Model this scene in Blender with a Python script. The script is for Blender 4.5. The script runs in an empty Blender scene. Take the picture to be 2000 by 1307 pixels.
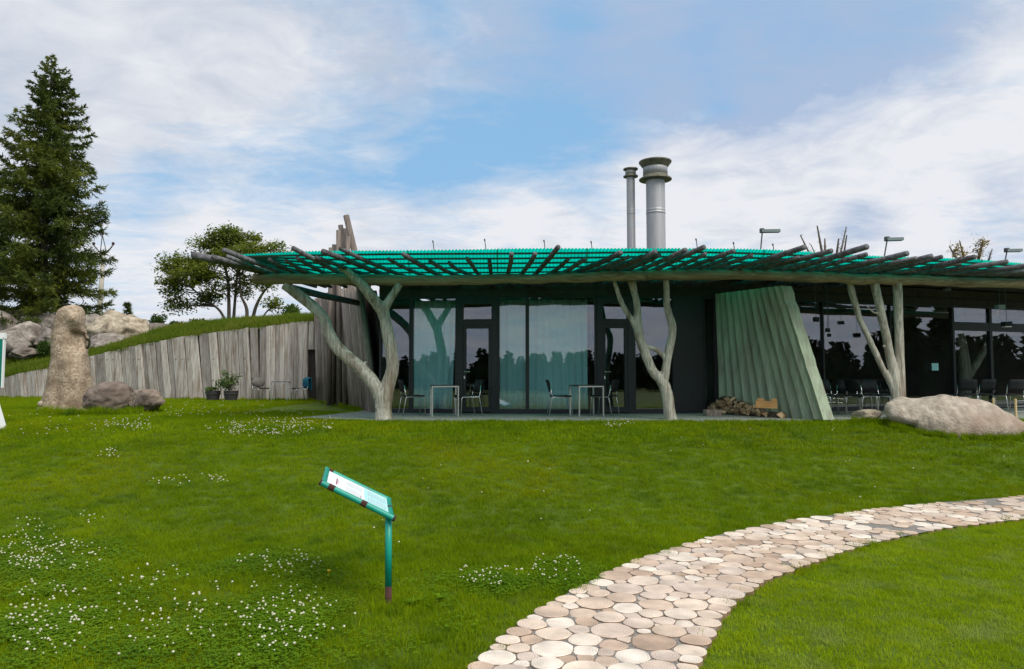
import bpy, bmesh, math, random
from mathutils import Vector, Matrix, noise

random.seed(7)
SC = bpy.context.scene
COL = SC.collection
R = math.radians
V = Vector

# ------------------------------------------------------------------ camera
F = 1400.0                       # focal length in pixels of a 2000 px wide frame
CZ = 0.92                        # eye height above the terrace
TILT = math.atan(81.5 / F)
cam = bpy.data.cameras.new('camera')
cam.sensor_width = 36.0
cam.lens = 36.0 * F / 2000.0
cam.clip_end = 4000
camo = bpy.data.objects.new('camera', cam)
COL.objects.link(camo)
camo.location = (0, 0, CZ)
camo.rotation_euler = (math.pi / 2 + TILT, 0, 0)
SC.camera = camo

SUN = V((0.45, -0.50, 0.80)).normalized()
EXPOSURE = 0.0


def ray(px, py):
    dx = (px - 1000.0) / F
    dy = (653.5 - py) / F
    return V((dx, math.cos(TILT) - dy * math.sin(TILT), math.sin(TILT) + dy * math.cos(TILT)))


def P(px, py, Y):
    d = ray(px, py)
    d = d * (Y / d.y)
    return V((d.x, d.y, CZ + d.z))


def PZ(px, py, z):
    d = ray(px, py)
    d = d * ((z - CZ) / d.z)
    return V((d.x, d.y, z))


# ------------------------------------------------------------------ world
world = bpy.data.worlds.new('World')
SC.world = world
world.use_nodes = True
wn, wl = world.node_tree.nodes, world.node_tree.links
wn.clear()


def wlink(a, b):
    wl.new(a, b)


def wm(op, a, b=None, clamp=False):
    n = wn.new('ShaderNodeMath')
    n.operation = op
    n.use_clamp = clamp
    for i, v in enumerate((a, b)):
        if v is None:
            continue
        if isinstance(v, (int, float)):
            n.inputs[i].default_value = v
        else:
            wlink(v, n.inputs[i])
    return n.outputs[0]


def wnoise(vec, scale, detail, rough=0.55, dist=0.0, off=(0, 0, 0), sc=(1, 1, 1)):
    m = wn.new('ShaderNodeMapping')
    m.inputs['Location'].default_value = off
    m.inputs['Scale'].default_value = sc
    wlink(vec, m.inputs['Vector'])
    n = wn.new('ShaderNodeTexNoise')
    n.inputs['Scale'].default_value = scale
    n.inputs['Detail'].default_value = detail
    n.inputs['Roughness'].default_value = rough
    n.inputs['Distortion'].default_value = dist
    wlink(m.outputs[0], n.inputs['Vector'])
    return n.outputs['Fac']


wtc = wn.new('ShaderNodeTexCoord')
WDIR = wtc.outputs['Generated']
wsep = wn.new('ShaderNodeSeparateXYZ')
wlink(WDIR, wsep.inputs[0])
zc = wm('ADD', wm('MAXIMUM', wsep.outputs[2], 0.0), 0.16)
wcomb = wn.new('ShaderNodeCombineXYZ')
wlink(wm('DIVIDE', wsep.outputs[0], zc), wcomb.inputs[0])
wlink(wm('DIVIDE', wsep.outputs[1], zc), wcomb.inputs[1])
PLANE = wcomb.outputs[0]


def wblobs(lst):
    tot = None
    for (px, py, w, k) in lst:
        d = ray(px, py).normalized()
        n = wn.new('ShaderNodeVectorMath')
        n.operation = 'DOT_PRODUCT'
        wlink(WDIR, n.inputs[0])
        n.inputs[1].default_value = d
        g = wm('MULTIPLY', wm('EXPONENT', wm('MULTIPLY', wm('SUBTRACT', n.outputs['Value'], 1.0), k)), w)
        tot = g if tot is None else wm('ADD', tot, g)
    return tot


# the broken band of blue between the two cloud sheets
blue = wblobs([(330, 350, -.22, 420), (480, 345, -.26, 420), (640, 350, -.28, 420), (820, 330, -.28, 420),
               (960, 290, -.26, 380), (1070, 235, -.26, 420), (1190, 270, -.20, 500), (1405, 205, -.26, 1500), (1110, 45, -.24, 900), (1090, 350, -.16, 400), (900, 210, -.14, 700),
               (1370, 85, -.22, 1500), (700, 390, -.14, 500), (850, 15, -.26, 900), (1540, 70, -.14, 500), (1780, 60, -.16, 600), (270, 400, -.14, 600), (680, 190, -.10, 900),
               (200, 150, .16, 80), (420, 140, .12, 90), (1650, 330, .34, 70), (1050, 440, .28, 400), (420, 460, .2, 300), (700, 450, .22, 400), (1300, 360, .2, 400)])
n_a = wnoise(PLANE, 2.6, 12, 0.62, 0.5, (3.1, 1.7, 0), (1, 1.25, 1))
n_b = wnoise(PLANE, 0.75, 6, 0.55, 0.3, (8.2, 4.4, 0))
n_e = wnoise(PLANE, 6.5, 12, 0.7, 0.8, (2.2, 7.4, 0), (.7, 1.3, 1))
cov = wm('ADD', wm('ADD', wm('MULTIPLY', n_a, 0.75), wm('MULTIPLY', n_b, 0.35)), wm('ADD', blue, wm('MULTIPLY', n_e, 0.50)))
cov = wm('DIVIDE', wm('SUBTRACT', cov, 0.44), 0.46, True)
grey = wblobs([(150, 160, .10, 60), (480, 150, .12, 60), (800, 120, .20, 90), (1100, 120, .34, 90), (1380, 130, .50, 110), (1620, 90, .46, 120), (1850, 20, .36, 150), (1680, 440, .34, 1200), (1950, 370, .22, 1500),
               (1830, 240, -.28, 120), (1600, 300, -.20, 160), (1400, 330, -.18, 160), (1990, 150, -.24, 300), (1000, 430, -.26, 160), (500, 460, -.25, 120), (230, 560, -.2, 150), (1250, 400, -.2, 200)])
bluish = wblobs([(1020, 60, .5, 90), (1250, 140, .7, 90), (1500, 120, .7, 90), (1750, 50, .7, 90), (800, 100, .25, 90), (1680, 450, .6, 500), (1950, 370, .5, 600)])
n_c = wnoise(PLANE, 1.6, 10, 0.6, 0.4, (1.3, 9.2, 0))
n_d = wnoise(PLANE, 5.5, 12, 0.6, 0.5, (5.3, 2.2, 0))
gr = wm('ADD', wm('ADD', wm('MULTIPLY', n_c, 1.0), wm('MULTIPLY', n_d, 0.95)), grey)
gr = wm('DIVIDE', wm('SUBTRACT', gr, 0.80), 0.50, True)
cmix = wn.new('ShaderNodeMix')
cmix.data_type = 'RGBA'
wlink(gr, cmix.inputs['Factor'])
cmix.inputs['A'].default_value = (8.3, 8.45, 8.9, 1)
bmix = wn.new('ShaderNodeMix')
bmix.data_type = 'RGBA'
wlink(wm('MULTIPLY', bluish, 1.0, True), bmix.inputs['Factor'])
bmix.inputs['A'].default_value = (5.6, 6.2, 7.2, 1)
bmix.inputs['B'].default_value = (3.9, 5.1, 7.2, 1)
wlink(bmix.outputs['Result'], cmix.inputs['B'])
sky = wn.new('ShaderNodeTexSky')
sky.sky_type = 'NISHITA'
sky.sun_disc = False
sky.sun_elevation = math.asin(SUN.z)
sky.sun_rotation = math.atan2(SUN.x, SUN.y)
sky.air_density = 1.0
sky.dust_density = 0.6
skyg = wn.new('ShaderNodeMix')
skyg.data_type = 'RGBA'
skyg.inputs['Factor'].default_value = 0.75
wlink(sky.outputs[0], skyg.inputs['A'])
skyg.inputs['B'].default_value = (3.0, 5.8, 9.0, 1)
smix = wn.new('ShaderNodeMix')
smix.data_type = 'RGBA'
wlink(cov, smix.inputs['Factor'])
wlink(skyg.outputs['Result'], smix.inputs['A'])
wlink(cmix.outputs['Result'], smix.inputs['B'])
bg = wn.new('ShaderNodeBackground')
bg.inputs['Strength'].default_value = 0.10
wlink(smix.outputs['Result'], bg.inputs['Color'])
wo = wn.new('ShaderNodeOutputWorld')
wlink(bg.outputs[0], wo.inputs['Surface'])

# ------------------------------------------------------------------ sun
sl = bpy.data.lights.new('sun', 'SUN')
sl.energy = 3.6
sl.angle = R(38)
sl.color = (1.0, 0.94, 0.84)
so = bpy.data.objects.new('sun', sl)
COL.objects.link(so)
so.rotation_euler = SUN.to_track_quat('Z', 'Y').to_euler()

SC.view_settings.view_transform = 'Standard'
SC.view_settings.look = 'None'
SC.view_settings.exposure = EXPOSURE
SC.view_settings.gamma = 1.0
SC.view_settings.use_curve_mapping = False
SC.cycles.max_bounces = 8
SC.cycles.transparent_max_bounces = 12
SC.cycles.use_denoising = True


# ------------------------------------------------------------------ helpers
def lerp_table(t, x):
    if x <= t[0][0]:
        return t[0][1]
    for (a, va), (b, vb) in zip(t, t[1:]):
        if x <= b:
            return va + (vb - va) * (x - a) / (b - a)
    return t[-1][1]


def smooth(t):
    t = max(0.0, min(1.0, t))
    return t * t * (3 - 2 * t)


def lk(nt, a, b):
    nt.links.new(a, b)


def mat(name, c1, c2=None, scale=6.0, st=(1, 1, 1), rough=0.8, bump=0.0, bscale=None, metal=0.0, rnd=0.0, lo=0.35, hi=0.65,
        detail=6, spec=0.3, world_pos=False, spots=None, c3=None, s3=1.0):
    m = bpy.data.materials.new(name)
    m.use_nodes = True
    nt = m.node_tree
    b = nt.nodes['Principled BSDF']
    b.inputs['Roughness'].default_value = rough
    b.inputs['Metallic'].default_value = metal
    b.inputs['Specular IOR Level'].default_value = spec
    tc = nt.nodes.new('ShaderNodeTexCoord')
    mp = nt.nodes.new('ShaderNodeMapping')
    mp.inputs['Scale'].default_value = st
    if world_pos:
        g = nt.nodes.new('ShaderNodeNewGeometry')
        lk(nt, g.outputs['Position'], mp.inputs['Vector'])
    else:
        lk(nt, tc.outputs['Object'], mp.inputs['Vector'])
    oi = None
    if rnd:
        oi = nt.nodes.new('ShaderNodeObjectInfo')
        mu = nt.nodes.new('ShaderNodeMath')
        mu.operation = 'MULTIPLY'
        mu.inputs[1].default_value = 57.3
        lk(nt, oi.outputs['Random'], mu.inputs[0])
        cb = nt.nodes.new('ShaderNodeCombineXYZ')
        for i in range(3):
            lk(nt, mu.outputs[0], cb.inputs[i])
        lk(nt, cb.outputs[0], mp.inputs['Location'])
    nz = nt.nodes.new('ShaderNodeTexNoise')
    nz.inputs['Scale'].default_value = scale
    nz.inputs['Detail'].default_value = detail
    nz.inputs['Roughness'].default_value = 0.6
    lk(nt, mp.outputs[0], nz.inputs['Vector'])
    cr = nt.nodes.new('ShaderNodeValToRGB')
    cr.color_ramp.elements[0].position = lo
    cr.color_ramp.elements[1].position = hi
    cr.color_ramp.elements[0].color = (*c1, 1)
    cr.color_ramp.elements[1].color = (*(c2 or c1), 1)
    lk(nt, nz.outputs['Fac'], cr.inputs[0])
    out = cr.outputs[0]
    if c3:
        n3 = nt.nodes.new('ShaderNodeTexNoise')
        n3.inputs['Scale'].default_value = s3
        n3.inputs['Detail'].default_value = 5
        lk(nt, mp.outputs[0], n3.inputs['Vector'])
        r3 = nt.nodes.new('ShaderNodeValToRGB')
        r3.color_ramp.elements[0].position = 0.48
        r3.color_ramp.elements[1].position = 0.68
        lk(nt, n3.outputs['Fac'], r3.inputs[0])
        mx = nt.nodes.new('ShaderNodeMix')
        mx.data_type = 'RGBA'
        lk(nt, r3.outputs[0], mx.inputs['Factor'])
        lk(nt, out, mx.inputs['A'])
        mx.inputs['B'].default_value = (*c3, 1)
        out = mx.outputs['Result']
    if spots:
        vo = nt.nodes.new('ShaderNodeTexNoise')
        vo.inputs['Scale'].default_value = spots[0]
        vo.inputs['Detail'].default_value = 2
        lk(nt, tc.outputs['Object'] if not world_pos else mp.outputs[0], vo.inputs['Vector'])
        rs = nt.nodes.new('ShaderNodeValToRGB')
        rs.color_ramp.elements[0].position = spots[2]
        rs.color_ramp.elements[1].position = spots[2] + 0.08
        lk(nt, vo.outputs['Fac'], rs.inputs[0])
        mx = nt.nodes.new('ShaderNodeMix')
        mx.data_type = 'RGBA'
        lk(nt, rs.outputs[0], mx.inputs['Factor'])
        lk(nt, out, mx.inputs['A'])
        mx.inputs['B'].default_value = (*spots[1], 1)
        out = mx.outputs['Result']
    if rnd:
        hs = nt.nodes.new('ShaderNodeHueSaturation')
        ma = nt.nodes.new('ShaderNodeMapRange')
        ma.inputs['To Min'].default_value = 1 - rnd
        ma.inputs['To Max'].default_value = 1 + rnd
        lk(nt, oi.outputs['Random'], ma.inputs['Value'])
        lk(nt, ma.outputs[0], hs.inputs['Value'])
        lk(nt, out, hs.inputs['Color'])
        out = hs.outputs[0]
    lk(nt, out, b.inputs['Base Color'])
    if bump:
        nb = nt.nodes.new('ShaderNodeTexNoise')
        nb.inputs['Scale'].default_value = bscale or scale * 3
        nb.inputs['Detail'].default_value = 6
        lk(nt, mp.outputs[0], nb.inputs['Vector'])
        bp = nt.nodes.new('ShaderNodeBump')
        bp.inputs['Strength'].default_value = bump
        bp.inputs['Distance'].default_value = 0.03
        lk(nt, nb.outputs['Fac'], bp.inputs['Height'])
        lk(nt, bp.outputs[0], b.inputs['Normal'])
    return m


def leafmat(name, c1, c2, c3=None, trans=0.35, scale=1.0, rough=0.55, fine=14.0, patches=()):
    """foliage: colour drifts over the ground / crown and per leaf; part of the light passes through"""
    m = bpy.data.materials.new(name)
    m.use_nodes = True
    nt = m.node_tree
    b = nt.nodes['Principled BSDF']
    b.inputs['Roughness'].default_value = rough
    b.inputs['Specular IOR Level'].default_value = 0.05
    g = nt.nodes.new('ShaderNodeNewGeometry')
    nz = nt.nodes.new('ShaderNodeTexNoise')
    nz.inputs['Scale'].default_value = scale
    nz.inputs['Detail'].default_value = 5
    nz.inputs['Roughness'].default_value = 0.65
    lk(nt, g.outputs['Position'], nz.inputs['Vector'])
    n2 = nt.nodes.new('ShaderNodeTexNoise')
    n2.inputs['Scale'].default_value = fine
    n2.inputs['Detail'].default_value = 2
    lk(nt, g.outputs['Position'], n2.inputs['Vector'])
    ad = nt.nodes.new('ShaderNodeMath')
    ad.operation = 'MULTIPLY_ADD'
    lk(nt, n2.outputs['Fac'], ad.inputs[0])
    ad.inputs[1].default_value = 0.45
    ad.inputs[2].default_value = -0.225
    su = nt.nodes.new('ShaderNodeMath')
    lk(nt, nz.outputs['Fac'], su.inputs[0])
    lk(nt, ad.outputs[0], su.inputs[1])
    cr = nt.nodes.new('ShaderNodeValToRGB')
    e = cr.color_ramp.elements
    e[0].position, e[1].position = 0.32, 0.70
    e[0].color, e[1].color = (*c1, 1), (*(c3 or c2), 1)
    if c3:
        k = e.new(0.5)
        k.color = (*c2, 1)
    lk(nt, su.outputs[0], cr.inputs[0])
    col = cr.outputs[0]
    for (pc, ps, plo, phi, off) in patches:
        mp = nt.nodes.new('ShaderNodeMapping')
        mp.inputs['Location'].default_value = (off, off * 1.7, 0)
        lk(nt, g.outputs['Position'], mp.inputs['Vector'])
        pn = nt.nodes.new('ShaderNodeTexNoise')
        pn.inputs['Scale'].default_value = ps
        pn.inputs['Detail'].default_value = 6
        pn.inputs['Roughness'].default_value = .62
        lk(nt, mp.outputs[0], pn.inputs['Vector'])
        mr = nt.nodes.new('ShaderNodeMapRange')
        mr.inputs['From Min'].default_value = plo
        mr.inputs['From Max'].default_value = phi
        lk(nt, pn.outputs['Fac'], mr.inputs['Value'])
        mc = nt.nodes.new('ShaderNodeMix')
        mc.data_type = 'RGBA'
        lk(nt, mr.outputs[0], mc.inputs['Factor'])
        lk(nt, col, mc.inputs['A'])
        mc.inputs['B'].default_value = (*pc, 1)
        col = mc.outputs['Result']
    lk(nt, col, b.inputs['Base Color'])
    tr = nt.nodes.new('ShaderNodeBsdfTranslucent')
    lk(nt, col, tr.inputs['Color'])
    mx = nt.nodes.new('ShaderNodeMixShader')
    mx.inputs[0].default_value = trans
    lk(nt, b.outputs[0], mx.inputs[1])
    lk(nt, tr.outputs[0], mx.inputs[2])
    lk(nt, mx.outputs[0], nt.nodes['Material Output'].inputs['Surface'])
    return m


class MB:
    def __init__(s):
        s.v, s.f, s.mi = [], [], []
        s.m = 0

    def face(s, *idx):
        s.f.append(idx)
        s.mi.append(s.m)

    def poly(s, pts):
        n = len(s.v)
        s.v += [tuple(p) for p in pts]
        s.face(*range(n, n + len(pts)))

    def prism(s, bot, top):
        """two matching rings of points, counter-clockwise seen from the top ring"""
        n, k = len(s.v), len(bot)
        s.v += [tuple(p) for p in bot] + [tuple(p) for p in top]
        s.face(*reversed(range(n, n + k)))
        s.face(*range(n + k, n + 2 * k))
        for i in range(k):
            j = (i + 1) % k
            s.face(n + i, n + j, n + k + j, n + k + i)

    def box(s, c, size, M=None):
        hx, hy, hz = size[0] / 2, size[1] / 2, size[2] / 2
        b = [V((-hx, -hy, -hz)), V((hx, -hy, -hz)), V((hx, hy, -hz)), V((-hx, hy, -hz))]
        t = [V((p.x, p.y, hz)) for p in b]
        if M:
            b, t = [M @ p for p in b], [M @ p for p in t]
        c = V(c)
        s.prism([p + c for p in b], [p + c for p in t])

    def wall(s, a, b, z0, z1, th, off=0.0):
        """upright slab along the ground line a-b; front face moved by off along its normal (towards -Y side)"""
        a, b = V((a[0], a[1])), V((b[0], b[1]))
        d = (b - a).normalized()
        n = V((d.y, -d.x))
        a0, b0 = a + n * off, b + n * off
        a1, b1 = a0 - n * th, b0 - n * th
        r = [a0, b0, b1, a1]
        s.prism([(p.x, p.y, z0) for p in r], [(p.x, p.y, z1) for p in r])

    def tube(s, pts, rad, seg=8, cap=True, wob=0.0):
        pts = [V(p) for p in pts]
        if not isinstance(rad, (list, tuple)):
            rad = [rad] * len(pts)
        n0 = len(s.v)
        up = None
        for i, p in enumerate(pts):
            a = pts[max(0, i - 1)]
            b = pts[min(len(pts) - 1, i + 1)]
            d = (b - a).normalized()
            if up is None:
                up = d.orthogonal().normalized()
            up = (up - d * up.dot(d)).normalized()
            sd = d.cross(up)
            for k in range(seg):
                t = 2 * math.pi * k / seg
                r = rad[i] * (1 + (random.uniform(-wob, wob) if wob else 0))
                s.v.append(tuple(p + up * (math.cos(t) * r) + sd * (math.sin(t) * r)))
        for i in range(len(pts) - 1):
            for k in range(seg):
                a = n0 + i * seg + k
                b = n0 + i * seg + (k + 1) % seg
                s.face(a, b, b + seg, a + seg)
        if cap:
            s.face(*reversed(range(n0, n0 + seg)))
            e = n0 + (len(pts) - 1) * seg
            s.face(*range(e, e + seg))

    def lathe(s, prof, c=(0, 0, 0), seg=24, close=False):
        n0 = len(s.v)
        for (r, z) in prof:
            for k in range(seg):
                t = 2 * math.pi * k / seg
                s.v.append((c[0] + r * math.cos(t), c[1] + r * math.sin(t), c[2] + z))
        for i in range(len(prof) - 1):
            for k in range(seg):
                a = n0 + i * seg + k
                b = n0 + i * seg + (k + 1) % seg
                s.face(a, b, b + seg, a + seg)
        s.face(*reversed(range(n0, n0 + seg)))
        e = n0 + (len(prof) - 1) * seg
        s.face(*range(e, e + seg))

    def mesh(s, name, mats, smooth_=False):
        me = bpy.data.meshes.new(name)
        me.from_pydata(s.v, [], s.f)
        if not isinstance(mats, (list, tuple)):
            mats = [mats]
        for m in mats:
            me.materials.append(m)
        if len(mats) > 1:
            me.polygons.foreach_set('material_index', s.mi)
        if smooth_:
            me.polygons.foreach_set('use_smooth', [True] * len(me.polygons))
        me.update()
        return me

    def build(s, name, mats, parent=None, smooth_=False, loc=None, rot=None):
        return link(name, s.mesh(name, mats, smooth_), parent, loc, rot)


def link(name, me, parent=None, loc=None, rot=None):
    o = bpy.data.objects.new(name, me)
    COL.objects.link(o)
    if parent:
        o.parent = parent
    if loc is not None:
        o.location = loc
    if rot is not None:
        o.rotation_euler = rot
    return o


def tag(o, label=None, cat=None, group=None, kind=None):
    if label:
        o['label'] = label
    if cat:
        o['category'] = cat
    if group:
        o['group'] = group
    if kind:
        o['kind'] = kind
    return o


def thing(name, label, cat, loc=(0, 0, 0), rz=0.0, group=None):
    o = bpy.data.objects.new(name, None)
    COL.objects.link(o)
    o.location = loc
    o.rotation_euler = (0, 0, rz)
    o.empty_display_size = 0.2
    return tag(o, label, cat, group)


def copy_tree(o, parent=None):
    c = o.copy()
    COL.objects.link(c)
    if parent:
        c.parent = parent
    for ch in [x for x in bpy.data.objects if x.parent == o]:
        copy_tree(ch, c)
    return c


def curve_pts(pts, rad, n=6):
    """Catmull-Rom through the points with radii"""
    P_, R_ = [], []
    m = len(pts)
    for i in range(m - 1):
        p0, p1, p2, p3 = pts[max(0, i - 1)], pts[i], pts[i + 1], pts[min(m - 1, i + 2)]
        for k in range(n):
            t = k / n
            P_.append(0.5 * ((2 * p1) + (p2 - p0) * t + (2 * p0 - 5 * p1 + 4 * p2 - p3) * t * t + (3 * p1 - p0 - 3 * p2 + p3) * t ** 3))
            R_.append(rad[i] + (rad[i + 1] - rad[i]) * t)
    P_.append(pts[-1])
    R_.append(rad[-1])
    return P_, R_


def remeshed(mb, name, m, voxel, it=4, amp=0.0, nsc=(1, 1, 1)):
    """melt overlapping tubes into one continuous body"""
    me = mb.mesh(name + '_raw', m)
    o = bpy.data.objects.new(name + '_raw', me)
    COL.objects.link(o)
    md = o.modifiers.new('r', 'REMESH')
    md.mode = 'VOXEL'
    md.voxel_size = voxel
    sm = o.modifiers.new('s', 'SMOOTH')
    sm.iterations = it
    sm.factor = 0.5
    dg = bpy.context.evaluated_depsgraph_get()
    out = bpy.data.meshes.new_from_object(o.evaluated_get(dg))
    bpy.data.objects.remove(o)
    bpy.data.meshes.remove(me)
    out.name = name
    if amp:
        for v in out.vertices:
            c = v.co
            q = V((c.x * nsc[0], c.y * nsc[1], c.z * nsc[2]))
            v.co = c + v.normal * (amp * noise.fractal(q, 1.0, 2.0, 3))
    out.polygons.foreach_set('use_smooth', [True] * len(out.polygons))
    if not out.materials:
        out.materials.append(m)
    return out


def rock_mesh(name, m, size, seed, sub=4, rough=0.22, facets=7, flat=0.0):
    bm = bmesh.new()
    bmesh.ops.create_icosphere(bm, subdivisions=sub, radius=1.0)
    rr = random.Random(seed)
    planes = []
    for _ in range(facets):
        d = V((rr.gauss(0, 1), rr.gauss(0, 1), rr.gauss(0, 1) * .8)).normalized()
        planes.append((d, rr.uniform(0.62, 0.9)))
    off = V((rr.uniform(0, 50), rr.uniform(0, 50), rr.uniform(0, 50)))
    for v in bm.verts:
        c = v.co.copy()
        for d, h in planes:
            e = c.dot(d) - h
            if e > 0:
                c -= d * e * 0.95
        k = 1 + rough * noise.fractal(c * 1.5 + off, 1.0, 2.0, 5) + 0.03 * noise.noise(c * 7 + off)
        c *= k
        v.co = V((c.x * size[0], c.y * size[1], c.z * size[2]))
    me = bpy.data.meshes.new(name)
    bm.to_mesh(me)
    bm.free()
    me.materials.append(m)
    me.polygons.foreach_set('use_smooth', [True] * len(me.polygons))
    return me


def scatter(name, pts, protos, kind='stuff', label=None):
    """one object: prototypes instanced on given points (uncountable ground cover)"""
    col = bpy.data.collections.new(name + '_kinds')
    for o in protos:
        col.objects.link(o)
    me = bpy.data.meshes.new(name)
    me.from_pydata([p[0] for p in pts], [], [])
    for nm, ty, i in (('rz', 'FLOAT', 1), ('sc', 'FLOAT', 2), ('ix', 'INT', 3), ('tx', 'FLOAT', 4), ('ty', 'FLOAT', 5)):
        a = me.attributes.new(nm, ty, 'POINT')
        a.data.foreach_set('value', [p[i] for p in pts])
    ob = link(name, me)
    ng = bpy.data.node_groups.new(name, 'GeometryNodeTree')
    ng.interface.new_socket('Geometry', in_out='INPUT', socket_type='NodeSocketGeometry')
    ng.interface.new_socket('Geometry', in_out='OUTPUT', socket_type='NodeSocketGeometry')
    N, L = ng.nodes, ng.links
    gi, go = N.new('NodeGroupInput'), N.new('NodeGroupOutput')
    mp = N.new('GeometryNodeMeshToPoints')
    ip = N.new('GeometryNodeInstanceOnPoints')
    ci = N.new('GeometryNodeCollectionInfo')
    ci.inputs['Collection'].default_value = col
    ci.inputs['Separate Children'].default_value = True
    ci.inputs['Reset Children'].default_value = True
    L.new(gi.outputs[0], mp.inputs['Mesh'])
    L.new(mp.outputs[0], ip.inputs['Points'])
    L.new(ci.outputs[0], ip.inputs['Instance'])
    ip.inputs['Pick Instance'].default_value = True

    def at(nm, ty):
        n = N.new('GeometryNodeInputNamedAttribute')
        n.data_type = ty
        n.inputs['Name'].default_value = nm
        return n.outputs[0]
    cx = N.new('ShaderNodeCombineXYZ')
    L.new(at('tx', 'FLOAT'), cx.inputs[0])
    L.new(at('ty', 'FLOAT'), cx.inputs[1])
    L.new(at('rz', 'FLOAT'), cx.inputs[2])
    er = N.new('FunctionNodeEulerToRotation')
    L.new(cx.outputs[0], er.inputs[0])
    L.new(er.outputs[0], ip.inputs['Rotation'])
    L.new(at('sc', 'FLOAT'), ip.inputs['Scale'])
    L.new(at('ix', 'INT'), ip.inputs['Instance Index'])
    L.new(ip.outputs[0], go.inputs[0])
    md = ob.modifiers.new('scatter', 'NODES')
    md.node_group = ng
    return tag(ob, label, None, None, kind)


# ------------------------------------------------------------------ materials
M_plank = mat('weathered_plank', (.27, .245, .22), (.45, .425, .39), 4.0, (7, 7, .6), .85, .5, 9, rnd=.34, c3=(.21, .165, .13), s3=1.3, spots=(4.0, (.13, .105, .09), .68))
M_pali = mat('dark_palisade_wood', (.18, .148, .128), (.36, .31, .27), 4.0, (6, 6, .5), .85, .4, 9, rnd=.3, c3=(.17, .13, .11), s3=1.3)
M_stake = mat('dark_stake_wood', (.115, .095, .085), (.20, .17, .15), 4.0, (5, 5, .6), .9, .3, 9, rnd=.2)
M_lean = mat('green_lit_board_wood', (.26, .33, .235), (.38, .445, .325), 3.0, (4, 4, .6), .8, .25, 6, rnd=.13, c3=(.26, .265, .205), s3=1.8, spots=(3.5, (.27, .25, .2), .70))  # green light from the roof sheet is mixed into the grey board colour
M_drift = mat('bleached_trunk_wood', (.25, .235, .19), (.60, .58, .50), 9.0, (4, 4, .35), .75, .7, 16, c3=(.20, .155, .11), s3=2.0, spots=(3.0, (.11, .085, .065), .74))
M_beam = mat('peeled_beam_wood', (.19, .15, .09), (.38, .31, .20), 5.0, (.35, 5, 5), .75, .4, 14, c3=(.15, .105, .065), s3=1.0)
M_raft = mat('grey_round_rafter', (.060, .058, .062), (.165, .165, .185), 5.0, (2, 2, 2), .8, .3, 14, rnd=.25)
M_purl = mat('dark_batten', (.06, .07, .06), (.10, .11, .09), 5.0)
M_dark = mat('dark_soffit_boards', (.035, .03, .026), (.06, .05, .042), 3.0, (1, 6, 1), .8)
M_frame = mat('anthracite_frame', (.020, .020, .022), (.026, .026, .028), 9.0, rough=.45, spec=.4)
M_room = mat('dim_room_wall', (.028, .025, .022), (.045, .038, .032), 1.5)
M_metal = mat('brushed_steel', (.36, .36, .375), (.44, .44, .455), 3.0, (8, 8, .6), .5, .05, 20, metal=.35)
M_cowl = mat('weathered_cowl_metal', (.14, .135, .10), (.24, .225, .17), 6.0, rough=.55, metal=.5)
M_chrome = mat('chrome_tube', (.66, .66, .66), None, rough=.25, metal=.9)
M_black = mat('black_plastic', (.016, .018, .020), (.024, .026, .028), 8.0, rough=.65, spec=.2)
M_gran = mat('tan_granite', (.26, .195, .135), (.45, .365, .27), 14.0, rough=.9, bump=.8, bscale=22, c3=(.20, .145, .10), s3=2.6, detail=9, lo=.4, hi=.6)
M_rock = mat('grey_boulder', (.155, .135, .118), (.31, .275, .24), 5.0, rough=.9, bump=.8, bscale=14, rnd=.38, c3=(.115, .092, .078), s3=1.3, detail=9)
M_rockp = mat('pale_lichened_boulder', (.27, .225, .16), (.48, .42, .33), 4.0, rough=.9, bump=.7, bscale=9, c3=(.16, .125, .09), s3=2.6, detail=9)
M_rockd = mat('brown_stone', (.11, .085, .07), (.23, .18, .15), 5.0, rough=.9, bump=.7, bscale=11, c3=(.10, .075, .06), s3=1.5, detail=9)
M_rockl = mat('light_brown_stone', (.16, .12, .095), (.33, .265, .215), 5.0, rough=.9, bump=.7, bscale=11, c3=(.05, .04, .033), s3=1.1, detail=9)
M_slab = mat('terrace_concrete', (.17, .195, .165), (.32, .325, .29), 5.0, rough=.85, bump=.1, bscale=40, world_pos=True)
M_soil = mat('lawn_soil', (.055, .095, .003), (.085, .135, .004), 3.0, rough=.95, bump=.5, bscale=60, world_pos=True)
M_field = mat('field_ground', (.05, .08, .012), (.08, .11, .02), .08, rough=.95, world_pos=True)
M_pathbed = mat('dark_gravel_bed', (.16, .145, .13), (.36, .34, .31), 60.0, rough=.95, bump=.8, bscale=90, world_pos=True)
M_bark = mat('tree_bark', (.06, .048, .038), (.13, .11, .09), 6.0, (3, 3, .6), .9, .4, 12)
M_conc = mat('pole_concrete', (.34, .32, .28), (.45, .42, .37), 3.0, rough=.85)
M_white = mat('white_paint', (.74, .75, .76), (.80, .81, .82), 3.0, rough=.5)
M_teal = mat('teal_panel', (.0, .15, .115), (.004, .18, .14), 3.0, rough=.4)
M_tealpaint = mat('chipped_teal_paint', (.0, .235, .175), (.008, .30, .225), 5.0, rough=.38, spec=.45, spots=(9.0, (.10, .05, .045), .735))
M_rust = mat('rusted_steel', (.035, .014, .013), (.085, .036, .028), 20.0, rough=.9)
M_ink = mat('grey_print', (.42, .50, .52), None, rough=.6)
M_inkr = mat('red_print', (.30, .08, .14), None, rough=.6)
M_tealprint = mat('pale_teal_print', (.42, .74, .76), (.5, .8, .82), 4.0, rough=.5)
M_yel = mat('yellow_wood_post', (.50, .37, .17), (.62, .47, .25), 4.0, (3, 3, .5), .7)
M_fire_bark = mat('split_log_bark', (.09, .06, .045), (.22, .155, .11), 8.0, rough=.9, bump=.5, rnd=.4)
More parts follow.
